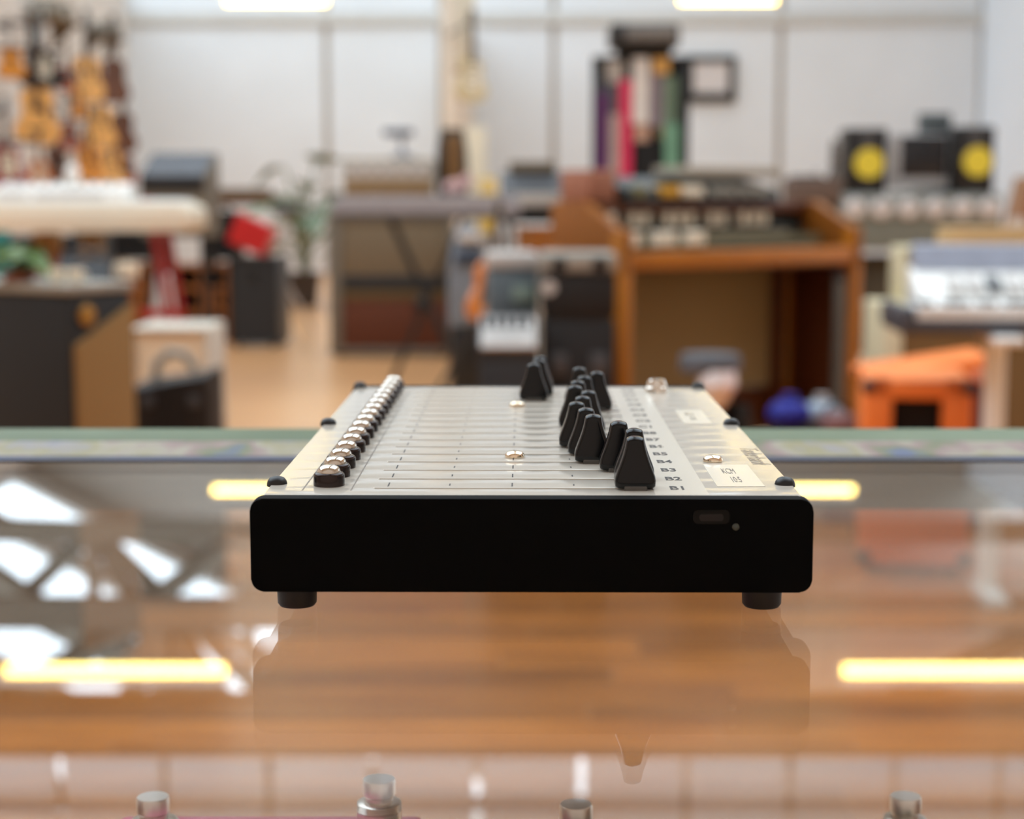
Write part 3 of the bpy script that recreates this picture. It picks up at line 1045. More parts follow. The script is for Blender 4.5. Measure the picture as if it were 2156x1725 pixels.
t, w, h = stand('speaker_cabinet', 'cream fronted cabinet on the floor behind the black carry case', 'cabinet', 274, 690, 442, 900, 5.2, 0, True)
cabinet(t, w, h, 0.3, M('pale_rim', (206, 196, 180), .6), CREAM, 0.016)
t, w, h = stand('carry_case', 'black carry case with an arched grey handle before the cream cabinet', 'case', 280, 788, 440, 905, 4.6, 0, True)
b = B()
b.prism([(-w, 0.0), (w, 0.0), (w, h), (w * .2, h - 0.02), (-w, h - 0.035)], 0, 0.24, 'XZ', 0.01)
b.make('shell', M('black_leather', (20, 13, 9), 0.55, var=0.2, scale=60, bump=0.3), t)
B().tube([(-w * .62, 0.1, h - 0.03), (-w * .55, 0.1, h + 0.02), (-w * .2, 0.1, h + 0.05), (w * .2, 0.1, h + 0.045), (w * .5, 0.1, h - 0.0)], 0.013).make('handle', MID, t)
for s in (-.6, .6):
    B().box(s * w - 0.015, s * w + 0.015, -0.006, 0.004, h - 0.09, h - 0.06, 0.003).make('latch', DGREY, t)
t = thing('power_cable', 'dark cable curling on the wooden floor beside the black carry case', 'cable', at(470, 880, 5.6).to_2d().to_3d())
B().tube([(-0.06 + i * 0.02, 0.06 * math.sin(i * .7), 0.011) for i in range(9)], 0.008, 8).make('wire', BLK, t)
B().cyl((0.10, 0.06 * math.sin(8 * .7), 0.016), (0.15, 0.02, 0.016), 0.013, n=12).make('plug', BLK, t)

# ---- white stage piano on red legs, with a white synthesizer
t, w, h = stand('stage_piano', 'long white stage piano on red crossed legs, at the left', 'keyboard', -120, 432, 398, 487, 7.0)
L2 = t.location.z
b = B()
b.prism(rr2(-w, w, 0, h, 0.03), 0, 0.42, 'XZ', 0.012)
b.make('body', IVORY, t)
B().box(-w + 0.03, w - 0.04, 0.03, 0.40, h - 0.001, h + 0.014, 0.006).make('top_panel', WHITE, t)
for i in range(26):
    B().box(-w + 0.06 + i * 0.034, -w + 0.092 + i * 0.034, 0.25, 0.39, h + 0.013, h + 0.022, 0.002, 1).make('white_key', IVK, t)
for (xa, xb) in ((w - 0.16, w - 0.02), (-w + 0.03, -w + 0.05)):
    for y_ in (0.08, 0.34):
        B().tube([(xa, y_, 0.004), (xb, y_, -L2 + 0.012)], 0.019, 12).make('leg', M('dark_red_paint', (158, 24, 22), .4), t)
    B().tube([(xb, 0.04, -L2 + 0.03), (xb, 0.40, -L2 + 0.03)], 0.025, 10).make('floor_bar', RED, t)
B().tube([(-w + 0.15, 0.21, -0.35), (w - 0.1, 0.21, -0.35)], 0.018, 10).make('cross_bar', RED, t)
tz = t.location.z + h + 0.0142
t, w, h = stand('synthesizer', 'white synthesizer lying on the long white stage piano', 'keyboard', -20, 398, 262, 434, 7.06)
t.location.z = tz + 0.0004
B().prism([(0, 0), (0.17, 0), (0.17, 0.075), (0.0, 0.045)], -w, w, 'YZ', 0.006).make('body', WHITE, t)
for i in range(9):
    B().cyl((-w + 0.06 + i * .052, 0.12, 0.06), (-w + 0.06 + i * .052, 0.118, 0.084), 0.012, n=12).make('knob', MID, t)
B().box(-w * .9, -w * .45, -0.004, 0.002, 0.012, 0.036, 0.002).make('display', PALE, t)
B().box(-w * .35, w * .7, -0.004, 0.002, 0.012, 0.036, 0.002).make('display', PALE, t)
t, w, h = stand('bottle', 'small white bottle on the stage piano before the brown guitars', 'bottle', 138, 360, 168, 400, 7.15)
t.location.z = tz + 0.078
B().lathe([(0.026, 0), (0.028, 0.004), (0.028, 0.055), (0.012, 0.07), (0.011, 0.085), (0, 0.085)], 20).make('bottle_body', WHITE, t)
B().lathe([(0.013, 0.083), (0.013, 0.1), (0, 0.1)], 16).make('cap', PALE, t)

# ---- under and behind the piano
t, w, h = stand('keyboard_amplifier', 'tall grey keyboard amplifier with a slanted slate top, left of the white wall', 'amplifier', 292, 322, 436, 500, 9.6, math.radians(-5))
gz0 = t.location.z
b = B()
b.prism([(0, 0.0), (0.3, 0.0), (0.3, h), (0.24, h), (0.0, h - 0.12)], -w, w, 'YZ', 0.012)
b.make('shell', TOLEX, t)
b = B()
b.prism([(-0.012, h - 0.125), (0.235, h + 0.004), (0.23, h - 0.012), (0.0, h - 0.14)], -w * .94, w * .94, 'YZ')
b.make('control_panel', M('matt_grey_panel', (92, 94, 99), .7), t)
B().box(-w * .94, w * .94, -0.012, 0.003, h - 0.21, h - 0.14, 0.004).make('upper_slot', BLK, t)
B().box(-w * .92, w * .92, -0.01, 0.003, 0.03, h - 0.24, 0.004).make('grille', GREYB, t)
B().box(-w * .9, -w * .6, -0.016, 0.0, h - 0.30, h - 0.25, 0.004).make('red_badge', RED, t, label='small red badge')
for s in (-1, 1):
    for y_ in (.05, .25):
        B().cyl((s * (w - .04), y_, -gz0), (s * (w - .04), y_, 0.003), 0.016, n=10).make('stand_leg', BLK, t)

ZSH = at(366, 556, 12.9).z
for lab, a, Y, fl_ in (('black amplifier on the teak shelf, left of the red piano leg', (222, 488, 345, 556), 12.95, False),
                       ('black amplifier on the teak shelf under the flat brown box', (424, 446, 500, 556), 12.95, False),
                       ('low black cabinet under the left end of the white piano', (20, 498, 205, 640), 8.2, True)):
    t, w, h = stand('speaker_cabinet', lab, 'cabinet', *a, Y, 0, fl_)
    if not fl_:
        h += t.location.z - ZSH - .0006
        t.location.z = ZSH + .0006
    cabinet(t, w, h, 0.35, DTOLEX, M('black_cloth', (16, 15, 15), 0.9, scale=200), 0.03)
    handle(t, 0.07, 0.18, h - 0.002)
    if 'flat brown' in lab:
        ZBX = t.location.z + h
t, w, h = stand('box', 'flat brown box on top of the black amplifier stack near the plant', 'box', 440, 402, 560, 452, 12.98)
t.location.z = ZBX + 0.05
B().box(-w, w, 0, 0.3, 0, 0.1, 0.006).make('carton', M('brown_card', (110, 84, 62), 0.8), t)
B().box(-w - .004, w + .004, -0.004, 0.304, 0.085, 0.125, 0.005).make('lid', GREYB, t)
for lab, x0, y0, x1, y1, Y, m_ in (('tan wooden stool before the black cabinet under the piano', 70, 488, 130, 548, 7.5, TAN),):
    t, w, h = stand('stool', lab, 'stool', x0, y0, x1, y1, Y, 0, True)
    B().lathe([(w * .9, h - 0.09), (w, h - 0.08), (w, h - 0.01), (w * .95, h), (0, h)], 24).make('seat', TAN, t)
    for i in range(4):
        a = PI / 4 + i * PI / 2
        B().tube([(math.cos(a) * w * .6, math.sin(a) * w * .6, h - 0.09), (math.cos(a) * w * .95, math.sin(a) * w * .95, 0)], 0.018, 8).make('leg', SIDEW, t)
t, w, h = stand('keyboard_stand', 'tan wooden stand with splayed legs under the white piano', 'stand', 168, 486, 214, 560, 7.7, 0, True)
for s in (-1, 1):
    B().tube([(s * .02 - 0.02, 0.1, h), (s * .16 + 0.02, 0.1, 0)], 0.022, 8).make('leg', TAN, t)
B().box(-0.08, 0.06, 0.05, 0.15, h - 0.02, h + 0.012, 0.004).make('top_board', TAN, t)
B().tube([(-0.09, .1, h * .5), (0.09, .1, h * .5)], 0.014, 8).make('cross_bar', TAN, t)
t, w, h = stand('storage_tub', 'teal tub at the left edge under the white piano', 'tub', -40, 482, 20, 545, 7.8, 0, True)
B().lathe([(w * .8, 0), (w, h), (w * 1.06, h), (w * 1.06, h - 0.03), (w * .93, h - 0.03), (w * .78, 0.02), (0, 0.02)], 28).make('tub', TEAL, t)
B().lathe([(w * 1.08, h), (w * 1.08, h + .02), (0, h + .03)], 28).make('lid', TEAL, t)
t, w, h = stand('amplifier_combo', 'small charcoal practice amplifier behind the black corner amplifier', 'amplifier', 122, 548, 232, 612, 6.6, math.radians(12), True)
b = B()
b.prism([(0, 0.02), (0.3, 0.02), (0.3, h * .93), (0.12, h), (0.02, h * .86)], -w, w, 'YZ', 0.012)
b.make('shell', CHAR, t)
B().box(-w * .86, w * .86, -0.01, 0.004, 0.06, h * .76, 0.004).make('grille', M('grey_mesh', (60, 58, 58), 0.7), t)
handle(t, 0.08, 0.14, h - 0.006, DGREY)
t, w, h = stand('wooden_drum', 'tan hand drum standing behind the right end of the black corner amplifier', 'drum', 244, 556, 292, 612, 6.9, 0, True)
B().lathe([(w * .8, 0), (w * 1.02, h * .45), (w, h - .02), (w * .95, h - .02)], 28).make('drum_shell', SIDEW, t)
B().lathe([(w * 1.03, h - .05), (w * 1.03, h), (0, h + .006)], 28).make('drum_head', CREAM, t)
t, w, h = stand('record_bag', 'grey and brown bag leaning at the red piano leg', 'bag', 318, 578, 372, 640, 8.4, math.radians(10), True)
b = B()
b.prism([(-w, 0), (w, 0), (w * .9, h * .7), (w * .5, h), (-w * .6, h), (-w, h * .7)], 0, 0.14, 'XZ', 0.02)
b.make('pouch', PALE, t)
B().box(-w * .96, w * .96, -0.012, 0.15, 0, h * .5, 0.01).make('lower_panel', SIDEW, t)
B().tube([(-w * .4, .07, h), (-w * .3, .07, h + .05), (w * .2, .07, h + .05), (w * .3, .07, h)], 0.01, 8).make('handle', BLK, t)

# ---- teak cubby shelf, black floor speaker with a red box
t, w, h = stand('cubby_shelf', 'low teak shelf with square dark cubby holes beside the black floor speaker', 'shelf', 246, 556, 486, 716, 12.9, 0, True)
for z in (0.0, h * .34, h * .66, h - 0.035):
    B().box(-w, w, 0, 0.4, z, z + 0.035, 0.004, 1).make('board', TEAK, t)
for i in range(5):
    x = -w + i * (2 * w - 0.035) / 4
    B().box(x, x + 0.035, 0.002, 0.398, 0.035, h - 0.035, 0.003, 1).make('upright', TEAK, t)
B().box(-w, w, 0.385, 0.398, 0.02, h - 0.02).make('back_panel', WALN, t)
for i in (1, 3):
    for z in (h * .34 + .036, 0.036):
        x = -w + i * (2 * w - 0.035) / 4 + 0.05
        B().box(x, x + 0.12, 0.012, 0.3, z + 0.0, z + h * .24, 0.004).make('drawer', TEAK, t)
t, w, h = stand('floor_speaker', 'black floor speaker carrying a tilted red box', 'speaker', 480, 541, 588, 716, 12.4, math.radians(-6), True)
cabinet(t, w, h, 0.36, CHAR, M('charcoal_grille', (44, 44, 45), 0.85, scale=260, bump=0.3), 0.018)
B().box(-0.03, 0.03, 0.004, 0.016, h - 0.17, h - 0.1, 0.004).make('port', BLK, t)
q = at(526, 538, 12.4)
t = thing('carton', 'red box tilted on edge on top of the black floor speaker', 'box', (q.x, q.y + 0.12, h + 0.0005))
rm = Matrix.Rotation(math.radians(-24), 3, 'Y')
off = 0.14 * math.sin(math.radians(24)) + 0.0
B().box(-0.14, 0.14, -0.1, 0.1, -0.11, 0.11, 0.006, 1, Matrix.Rotation(math.radians(24), 3, 'Y')).make('carton_body', RED, t, (0, 0, 0.1585))
B().box(0.14, 0.165, -0.098, 0.098, -0.11, 0.11, 0.004, 1).make('carton_lid', M('pink_card', (190, 110, 104), 0.6), t, (0, 0, 0.1585), (0, math.radians(24), 0))
t = thing('chrome_stand', 'chrome stand with a pale cushion beside the red box', 'stand', at(602, 600, 13.4).to_2d().to_3d())
B().tube([(0, 0, 0.25), (0, 0, 0.98)], 0.018, 10).make('pole', PALE, t)
for i in range(3):
    a = i * 2 * PI / 3 + .4
    B().tube([(0, 0, 0.42), (math.cos(a) * .24, math.sin(a) * .24, 0.012)], 0.012, 8).make('leg', PALE, t)
B().lathe([(0.02, 0.95), (0.13, 0.97), (0.12, 1.0), (0.03, 1.03), (0, 1.03)], 24).make('cushion', CHAR, t)
q = at(640, 566, 17.0)
t = plant('potted_plant', 'tall grey green plant before the white wall, left of the amplifier stack', (q.x, 17.0, 0), 20, 0.46, 0.19, 1.05, LEAFG, M('dark_pot', (60, 48, 40), 0.6), 0.17, 0.34, 11, 0.75)

# ---- amplifier stack in the middle, with the keyboard before it
Y0 = 11.7
t, w, h = stand('amplifier_stack', 'large grey amplifier stack with a taupe grille over an oxblood grille, in the middle', 'amplifier', 692, 452, 952, 748, Y0, 0, True)
zt1, zt2, zb1, zb2, zg = [at(820, y_, Y0).z for y_ in (470, 580, 612, 632, 738)]
b = B()
b.box(-w, w, 0.035, 0.42, 0.02, h, 0.02, 3)
b.box(-w, -w + 0.09, 0, 0.05, 0.02, h, 0.02, 3)
b.box(w - 0.035, w, 0, 0.05, 0.02, h, 0.012, 3)
b.box(-w, w, 0, 0.05, h - 0.05, h, 0.012, 3)
b.box(-w, w, 0, 0.05, 0.02, 0.06, 0.012, 3)
b.make('shell', TOLEX, t)
B().box(-w + 0.092, w - 0.037, 0.012, 0.05, zt2, h - 0.052, 0.004).make('upper_grille', GREYB, t)
B().box(-w + 0.092, w - 0.037, 0.004, 0.05, zb1 + 0.002, zt2 - 0.002, 0.004).make('control_panel', CHAR, t)
B().box(-w + 0.092, w - 0.037, 0.008, 0.05, zb2, zb1, 0.004).make('gold_trim', M('olive_brown_trim', (92, 70, 36), .6), t)
B().box(-w + 0.092, w - 0.037, 0.012, 0.05, 0.062, zb2 - 0.002, 0.004).make('lower_grille', OXB, t, label='oxblood lower grille')
q = at(888, 642, Y0)
B().lathe([(0.05, 0), (0.05, 0.012), (0.03, 0.03), (0, 0.03)], 24, (q.x - t.location.x, 0.006, q.z), 'Y').make('knob', BLK, t, label='round black knob at the top of the lower grille')
for s in (-1, 1):
    for y_ in (.06, .36):
        B().cyl((s * (w - .07), y_, 0), (s * (w - .07), y_, 0.022), 0.025, n=12).make('foot', RUB, t)
HS = h
t, w, h = stand('flat_amplifier', 'flat beige amplifier head on top of the large grey stack', 'amplifier', 722, 334, 912, 404, Y0 + .02)
dz = t.location.z - HS
t.location.z = HS + 0.0004
h += dz
B().box(-w, w, 0, 0.3, 0.02, h, 0.012, 2).make('shell', M('beige_vinyl', (152, 138, 112), 0.6, var=0.08), t)
B().box(-w * .97, w * .97, -0.008, 0.004, h * .62, h * .94, 0.003).make('control_panel', PALE, t)
for i in range(6):
    B().cyl((-w * .85 + i * w * .33, -0.006, h * .78), (-w * .85 + i * w * .33, -0.026, h * .78), 0.016, n=12).make('knob', DGREY, t)
B().box(-w * .95, w * .95, -0.006, 0.004, 0.05, h * .56, 0.003).make('grille', TAN, t)
for s in (-1, 1):
    B().cyl((s * w * .85, .15, 0), (s * w * .85, .15, 0.022), 0.02, n=12).make('foot', RUB, t)
ZT = HS + h
t = thing('desk_lamp', 'small dark desk lamp with a flat shade on the beige amplifier head', 'lamp', (at(850, 330, Y0 + .2).x, Y0 + .2, ZT + 0.0004))
B().lathe([(0.085, 0), (0.085, 0.02), (0.03, 0.035), (0, 0.035)], 24).make('base', SLATE, t)
B().tube([(0, 0, 0.03), (-0.015, 0, 0.1), (0.0, 0, 0.165)], 0.017, 10).make('stem', SLATE, t)
B().box(-0.14, 0.07, -0.05, 0.05, 0.155, 0.205, 0.016, 3).make('lamp_head', M('slate_shade', (84, 92, 110), 0.4), t)
t = thing('barrel_drum', 'black and brown barrel drum upright at the right end of the beige head', 'drum', (at(949, 330, Y0 - .1).x, Y0 + 0.16, HS + 0.0004))
hh = at(944, 272, Y0).z - HS
R0 = 0.112
B().lathe([(R0 * .72, 0), (R0 * .9, hh * .2), (R0, hh * .5), (R0 * .92, hh * .8), (R0 * .74, hh), (0, hh)], 28).make('drum_shell', BLK, t)
B().box(-0.045, 0.075, -R0 * 1.06, -R0 * .5, hh * .06, hh * .94, 0.03, 4).make('brown_panel', M('brown_hide', (112, 78, 36), 0.7, var=0.2), t)
B().lathe([(R0 * .76, hh - .02), (R0 * .76, hh + .006), (0, hh + .01)], 28).make('drum_head', CHAR, t)

# keyboard on an X stand
Y1 = 10.2
t, w, h = stand('stage_keyboard', 'long grey keyboard on a black crossed stand before the amplifier stack', 'keyboard', 696, 412, 1096, 456, Y1)
B().box(-w, w, 0, 0.3, 0, h * .8, 0.012, 2).make('body', M('lilac_grey_panel', (150, 144, 146), 0.45), t)
B().box(-w + .01, w - .01, -.004, 0.29, -.012, h * .16, 0.006, 1).make('lower_edge', DGREY, t)
B().box(-w + .02, w - .02, 0.14, 0.298, h * .79, h * 1.05, 0.006).make('control_panel', M('lilac_grey_panel', (150, 144, 146), 0.45), t)
n = int((2 * w - .12) / 0.0235)
km = B().box(-0.0112, 0.0112, 0, 0.135, 0, 0.022, 0.002, 1).mesh('white_key', M('grey_white_key', (184, 178, 178), 0.35))
kb = B().box(-0.006, 0.006, 0.05, 0.135, 0, 0.034, 0.002, 1).mesh('black_key', BKK)
for i in range(n):
    o = bpy.data.objects.new('white_key', km)
    C.objects.link(o)
    o.parent = t
    o.location = (-w + .07 + i * 0.0235, 0.004, h * .8)
    if i % 7 not in (2, 6) and i < n - 1:
        o = bpy.data.objects.new('black_key', kb)
        C.objects.link(o)
        o.parent = t
        o.location = (-w + .07 + (i + .5) * 0.0235, 0.004, h * .8)
zf = t.location.z
for y_ in (0.05, 0.25):
    for s in (-1, 1):
        B().tube([(-s * 0.22, y_ + s * .012, -0.012), (s * 0.2, y_ + s * .012, -zf + 0.02)], 0.014, 10).make('stand_leg', BLK, t)
for s in (-1, 1):
    B().tube([(s * .2, 0.02, -zf + .014), (s * .2, 0.3, -zf + .014)], 0.014, 8).make('stand_foot', BLK, t)
    B().tube([(s * .22, 0.02, -.014), (s * .22, 0.29, -.014)], 0.014, 8).make('stand_arm', BLK, t)
KZ = zf + h * 1.05
t = thing('soft_toy', 'small pink plush toy lying on the long grey keyboard', 'toy', (at(958, 420, Y1 + .2).x, Y1 + .2, KZ + 0.0004))
b = B()
b.ball((0, 0, 0.045), 0.055, (1.3, .9, .8))
b.make('plush_body', M('pink_plush', (206, 168, 164), 0.95, var=0.1), t)
B().ball((0.07, -0.01, 0.075), 0.04).make('plush_head', M('pink_plush', (206, 168, 164)), t)
for s in (-1, 1):
    B().ball((0.075, s * .03 - .01, 0.118), 0.014).make('ear', M('pink_plush', (206, 168, 164)), t)
t = thing('folder', 'upright yellow folder behind the right end of the long grey keyboard', 'folder', (at(1028, 400, 11.0).x, 11.0, 0))
zt = at(1028, 374, 11.0).z
B().box(-0.055, 0.055, 0, 0.2, 0.86, zt, 0.006).make('folder_body', M('yellow_card', (222, 190, 96), 0.6), t)
B().box(-0.058, 0.058, -0.004, 0.204, zt - 0.05, zt - 0.03, 0.002).make('folder_band', CREAM, t)
B().box(-0.1, 0.1, -.02, 0.25, 0.0, 0.859, 0.01).make('pedestal', M('pale_pedestal', (150, 140, 130), 0.6), t)
t = thing('roller_banner', 'slim cream banner post right of the barrel drum', 'banner', (at(1002, 380, 12.6).x, 12.6, 0))
B().box(-0.075, 0.075, 0, 0.06, 0.05, at(1002, 268, 12.6).z, 0.008).make('banner_sheet', CREAM, t)
B().box(-0.12, 0.12, -0.1, 0.16, 0, 0.05, 0.01).make('base', PALE, t)

# dark synthesizers behind, on a rack stand
Y2 = 11.8
t, w, h = stand('synthesizer_rack', 'black rack of two stacked synthesizers between the grey keyboard and the organ', 'keyboard', 1052, 398, 1252, 470, Y2)
zl_ = t.location.z
B().box(-w, w, 0.0, 0.34, h * .52, h * .86, 0.01, 2).make('lower_keyboard', PALE, t)
B().box(-w * .95, w * .95, 0.02, 0.33, 0.0, h * .5, 0.008).make('shelf_case', BLK, t)
b = B()
b.prism([(0.1, h * .86), (0.4, h * .86), (0.4, h * 1.55), (0.28, h * 1.45)], -w * .98, w * .45, 'YZ', 0.008)
b.make('upper_synthesizer', DGREY, t)
B().box(-w * .8, w * .2, 0.28, 0.42, h * 1.5, h * 1.82, 0.008).make('sound_module', GREYB, t)
for i in range(8):
    B().box(-w * .9 + i * .075, -w * .9 + i * .075 + .05, -0.004, 0.1, h * .855, h * .9, 0.003, 1).make('pad', MID, t)
for s in (-1, 1):
    B().box(s * w * .8 - .02, s * w * .8 + .02, 0.05, 0.3, -zl_, 0.0, 0.005).make('leg', BLK, t)

# ---- cases and the small orange guitar before the organ
t, w, h = stand('flight_case', 'tall black flight case with a grey lid, left of the organ', 'case', 1142, 534, 1296, 900, 6.0, 0, True)
zs = at(1200, 672, 6.0).z
B().box(-w, w, 0, 0.36, 0.04, zs - 0.008, 0.008).make('lower_shell', DTOLEX, t)
B().box(-w, w, 0, 0.36, zs + 0.008, h - 0.065, 0.008).make('upper_shell', DTOLEX, t)
B().box(-w + .01, w - .01, 0.012, 0.35, zs - 0.01, zs + 0.01).make('seam', BLK, t)
B().box(-w * 1.03, w * 1.03, -0.012, 0.372, h - 0.064, h, 0.012, 2).make('lid', MID, t)
for s in (-.55, .55):
    B().box(s * w - .03, s * w + .03, -0.012, 0.002, zs + 0.16, zs + 0.22, 0.006).make('latch', DGREY, t)
    B().box(s * w - .03, s * w + .03, -0.012, 0.002, zs - 0.2, zs - 0.12, 0.006).make('handle', DGREY, t)
B().lathe([(0.025, 0), (0.025, 0.01), (0, 0.012)], 20, (-w * .82, 0, at(1160, 606, 6.0).z), 'Y').make('round_sticker', PALE, t)
for s in (-1, 1):
    for y_ in (.07, .3):
        B().cyl((s * (w - .06), y_, 0), (s * (w - .06), y_, 0.041), 0.03, n=12).make('castor', BLK, t)
t, w, h = stand('equipment_case', 'silver topped grey case with a pale door patch, between guitar and flight case', 'case', 1028, 532, 1134, 690, 6.4, math.radians(3), True)
zb = at(1090, 680, 6.4).z
B().box(-w, w, 0, 0.3, zb, h - 0.06, 0.012).make('shell', M('blue_grey_shell', (98, 110, 116), 0.5), t)
B().box(-w * 1.02, w * 1.02, -0.01, 0.31, h - 0.06, h, 0.012, 2).make('lid', PALE, t)
B().box(-w * .05, w * .8, -0.01, 0.002, zb + .08, h - 0.12, 0.012).make('door_patch', M('pale_green_sticker', (150, 168, 156), 0.6), t)
B().box(-w * .9, w * .9, 0.02, 0.29, 0.0, zb, 0.01).make('stand_base', DGREY, t)
t, w, h = stand('small_amplifier', 'charcoal amplifier with a pale slanted top, lowest before the silver topped case', 'amplifier', 1006, 676, 1134, 900, 5.8, 0, True)
zk = at(1070, 732, 5.8).z
b = B()
b.prism([(0, 0), (0.4, 0), (0.4, h), (0.16, h), (0, zk)], -w, w, 'YZ', 0.01)
b.make('shell', CHAR, t)
b = B()
b.prism([(-0.008, zk + .005), (0.158, h + 0.004), (0.166, h - .004), (0.0, zk - .006)], -w * .9, w * .92, 'YZ')
b.make('control_panel', PALE, t)
B().box(-w * .9, w * .9, -0.008, 0.003, 0.06, zk - 0.05, 0.004).make('grille', M('charcoal_grille', (44, 44, 45)), t)
for i in range(5):
    B().cyl((-w * .7 + i * w * .33, 0.05, zk + .07), (-w * .7 + i * w * .33, 0.035, zk + .095), 0.014, n=10).make('knob', BLK, t)
t, w, h = stand('gig_bag', 'blue grey gig bag standing behind the small orange guitar', 'bag', 948, 474, 1024, 690, 9.4, math.radians(6))
B().box(-w * .9, w * .9, 0, .3, -t.location.z, -.0005, .01).make('low_block', BLK, t)
b = B()
b.prism([(-w, 0.0), (w, 0.0), (w * 1.02, h * .55), (w * .8, h * .8), (w * .5, h), (-w * .5, h), (-w * .85, h * .8), (-w * 1.02, h * .55)], 0, 0.12, 'XZ', 0.03)
b.make('bag_shell', M('blue_grey_fabric', (112, 120, 130), 0.85, var=0.15), t)
B().box(-w * .7, w * .7, -0.03, 0.01, h * .62, h * .74, 0.012).make('dark_strap', M('navy_strap', (46, 56, 72), 0.8), t)
B().box(-w * .6, w * .7, -0.035, 0.01, h * .84, h * .93, 0.012).make('pale_pocket', PALE, t)
gt = guitar('small orange sunburst guitar on a floor stand, left of the silver topped case', 1018, 615, 132, SUN, M('amber_top', (206, 122, 26), 0.3, coat=0.4), 'dark', 42, 'electric_guitar', 8.5, wf=0.85, lean=math.radians(10), on='floor')
gz = gt.location.z
for s in (-1, 1):
    B().tube([(s * .05, 0.0, -0.012), (s * .07, 0.08, -gz * .4), (s * .16, 0.12 - s * .05, -gz + .012)], 0.012, 8).make('stand_leg', BLK, gt)
B().tube([(-0.06, -0.05, -0.014), (-0.05, 0.05, -0.014), (.05, .05, -0.014), (.06, -.05, -0.014)], 0.012, 8).make('stand_yoke', BLK, gt)
t, w, h = stand('snare_drum', 'pale and brown drum on the low shelf behind the grey cases', 'drum', 1086, 474, 1180, 530, 9.8)
dz = t.location.z
B().lathe([(w * .95, 0), (w * .95, h), (w, h), (w, h * .85)], 32).make('drum_shell', SIDEW, t)
B().lathe([(w * .98, h * .86), (w * 1.02, h), (w * .95, h + .008), (0, h + .012)], 32).make('drum_head', PALE, t)
for i in range(3):
    a = i * 2 * PI / 3 + .5
    B().tube([(0, 0, -.01), (math.cos(a) * w * .9, math.sin(a) * w * .9, -dz + .012)], 0.014, 8).make('leg', MID, t)

# ---- the organ, turned to show its left side
A0, A1 = at(1322, 551, 6.6), at(1808, 535, 7.42)
d = (A1 - A0).to_2d()
W = d.length
oy = math.atan2(d.y, d.x)
t = thing('organ', 'orange oak home organ with two keyboards and an open tan back panel', 'organ', (A0.x, A0.y, 0), oy)
zr = A0.z
top = at(1400, 424, 7.15).z
D = 0.44
b = B()
for x_ in (-0.028, W - 0.028):
    B().box(x_, x_ + 0.056, 0, 0.07, 0, zr + 0.12, 0.008, 2).make('leg', OAK, t)
    B().box(x_, x_ + 0.056, D - .07, D, 0, zr + 0.05, 0.006, 2).make('leg', OAK, t)
for x_ in (-0.026, W - 0.026):
    b = B()
    b.prism([(0.0, zr - 0.05), (D, zr - 0.05), (D, top), (0.24, top), (0.06, zr + 0.125), (0, zr + 0.115)], x_, x_ + 0.05, 'YZ', 0.006)
    b.make('side_cheek', SIDEW, t)
B().box(0.03, W - .03, 0.004, 0.06, zr - 0.035, zr + 0.035, 0.005).make('key_rail', OAKX, t)
B().box(0.03, W - .03, 0.05, D - .01, zr - 0.045, zr + .0).make('key_bed', WALN, t)
B().box(0.02, W - .02, 0.27, D, top - 0.05, top, 0.005).make('top_board', WALN, t)
B().box(0.02, W - .02, D - .03, D - .005, zr, top - .05).make('back_board', WALN, t)
B().box(0.03, W - .03, D - .06, D - .03, 0.26, zr - 0.05, 0.004).make('back_panel', M('tan_back_cloth', (150, 130, 92), .9, var=.1, scale=220), t)
B().box(W - .02, W + .018, .068, D - .068, .05, zr - .052, .004).make('lower_side', WALN, t)
B().box(0.03, W - .03, D - .05, D - .01, 0.05, 0.255, 0.004).make('lower_rail', WALN, t)
B().box(W - .145, W - .08, D - .09, D - .02, 0.05, zr - 0.05, 0.004).make('inner_post', WALN, t)
B().box(W * .60, W * .66, D - .26, D - .14, 0.04, 0.22, 0.02, 2).make('volume_pedal', BLK, t)
km = B().box(-0.0108, 0.0108, 0, 0.11, 0, 0.018, 0.002, 1).mesh('white_key', M('olive_grey_key', (132, 122, 98), .4))  # keys toned down to an olive grey
kb = B().box(-0.0055, 0.0055, 0.035, 0.11, 0, 0.030, 0.002, 1).mesh('black_key', BKK)
n = int((W - .32) / .0225)
for (y_, z_, off) in ((0.06, zr + .02, .22), (0.175, zr + .085, .08)):
    B().box(0.05, W - .05, y_ - .004, y_ + .13, z_ - .05, z_ - .001, 0.003).make('manual_frame', DGREY if y_ < .1 else M('olive_frame', (110, 102, 76), 0.5), t)
    for i in range(n - (4 if y_ < .1 else 0)):
        o = bpy.data.objects.new('white_key', km)
        C.objects.link(o)
        o.parent = t
        o.location = (off + i * .0225, y_, z_)
        if i % 7 not in (2, 6):
            o = bpy.data.objects.new('black_key', kb)
            C.objects.link(o)
            o.parent = t
            o.location = (off + (i + .5) * .0225, y_, z_)
pb = B()
pb.prism([(0.285, zr + .10), (0.38, zr + .10), (0.38, top - .05), (0.32, top - .06)], 0.04, W - .04, 'YZ')
pan = pb.make('control_panel', M('dark_green_panel', (30, 34, 30), 0.4), t)
for i, f in enumerate((.1, .19, .24, .33, .38, .43, .52, .57, .66, .71, .76)):
    B().box(W * f, W * f + .042, 0.268, 0.31, zr + .125, zr + .185, 0.005, 1).make('tab', IVORY, t)
for i, f in enumerate((.05, .14, .19, .27, .31)):
    B().box(W * f, W * f + .04, 0.04, 0.075, zr + .055, zr + .11, 0.005, 1).make('tab', IVORY, t)
ca, sa = math.cos(oy), math.sin(oy)
og = lambda x_, y_: (A0.x + x_ * ca - y_ * sa, A0.y + x_ * sa + y_ * ca, top + 0.0005)
o = thing('speaker_box', 'small brown pink box on the left end of the organ top', 'box', og(0.03, .44), oy)
o.location = og(0.09, .34)
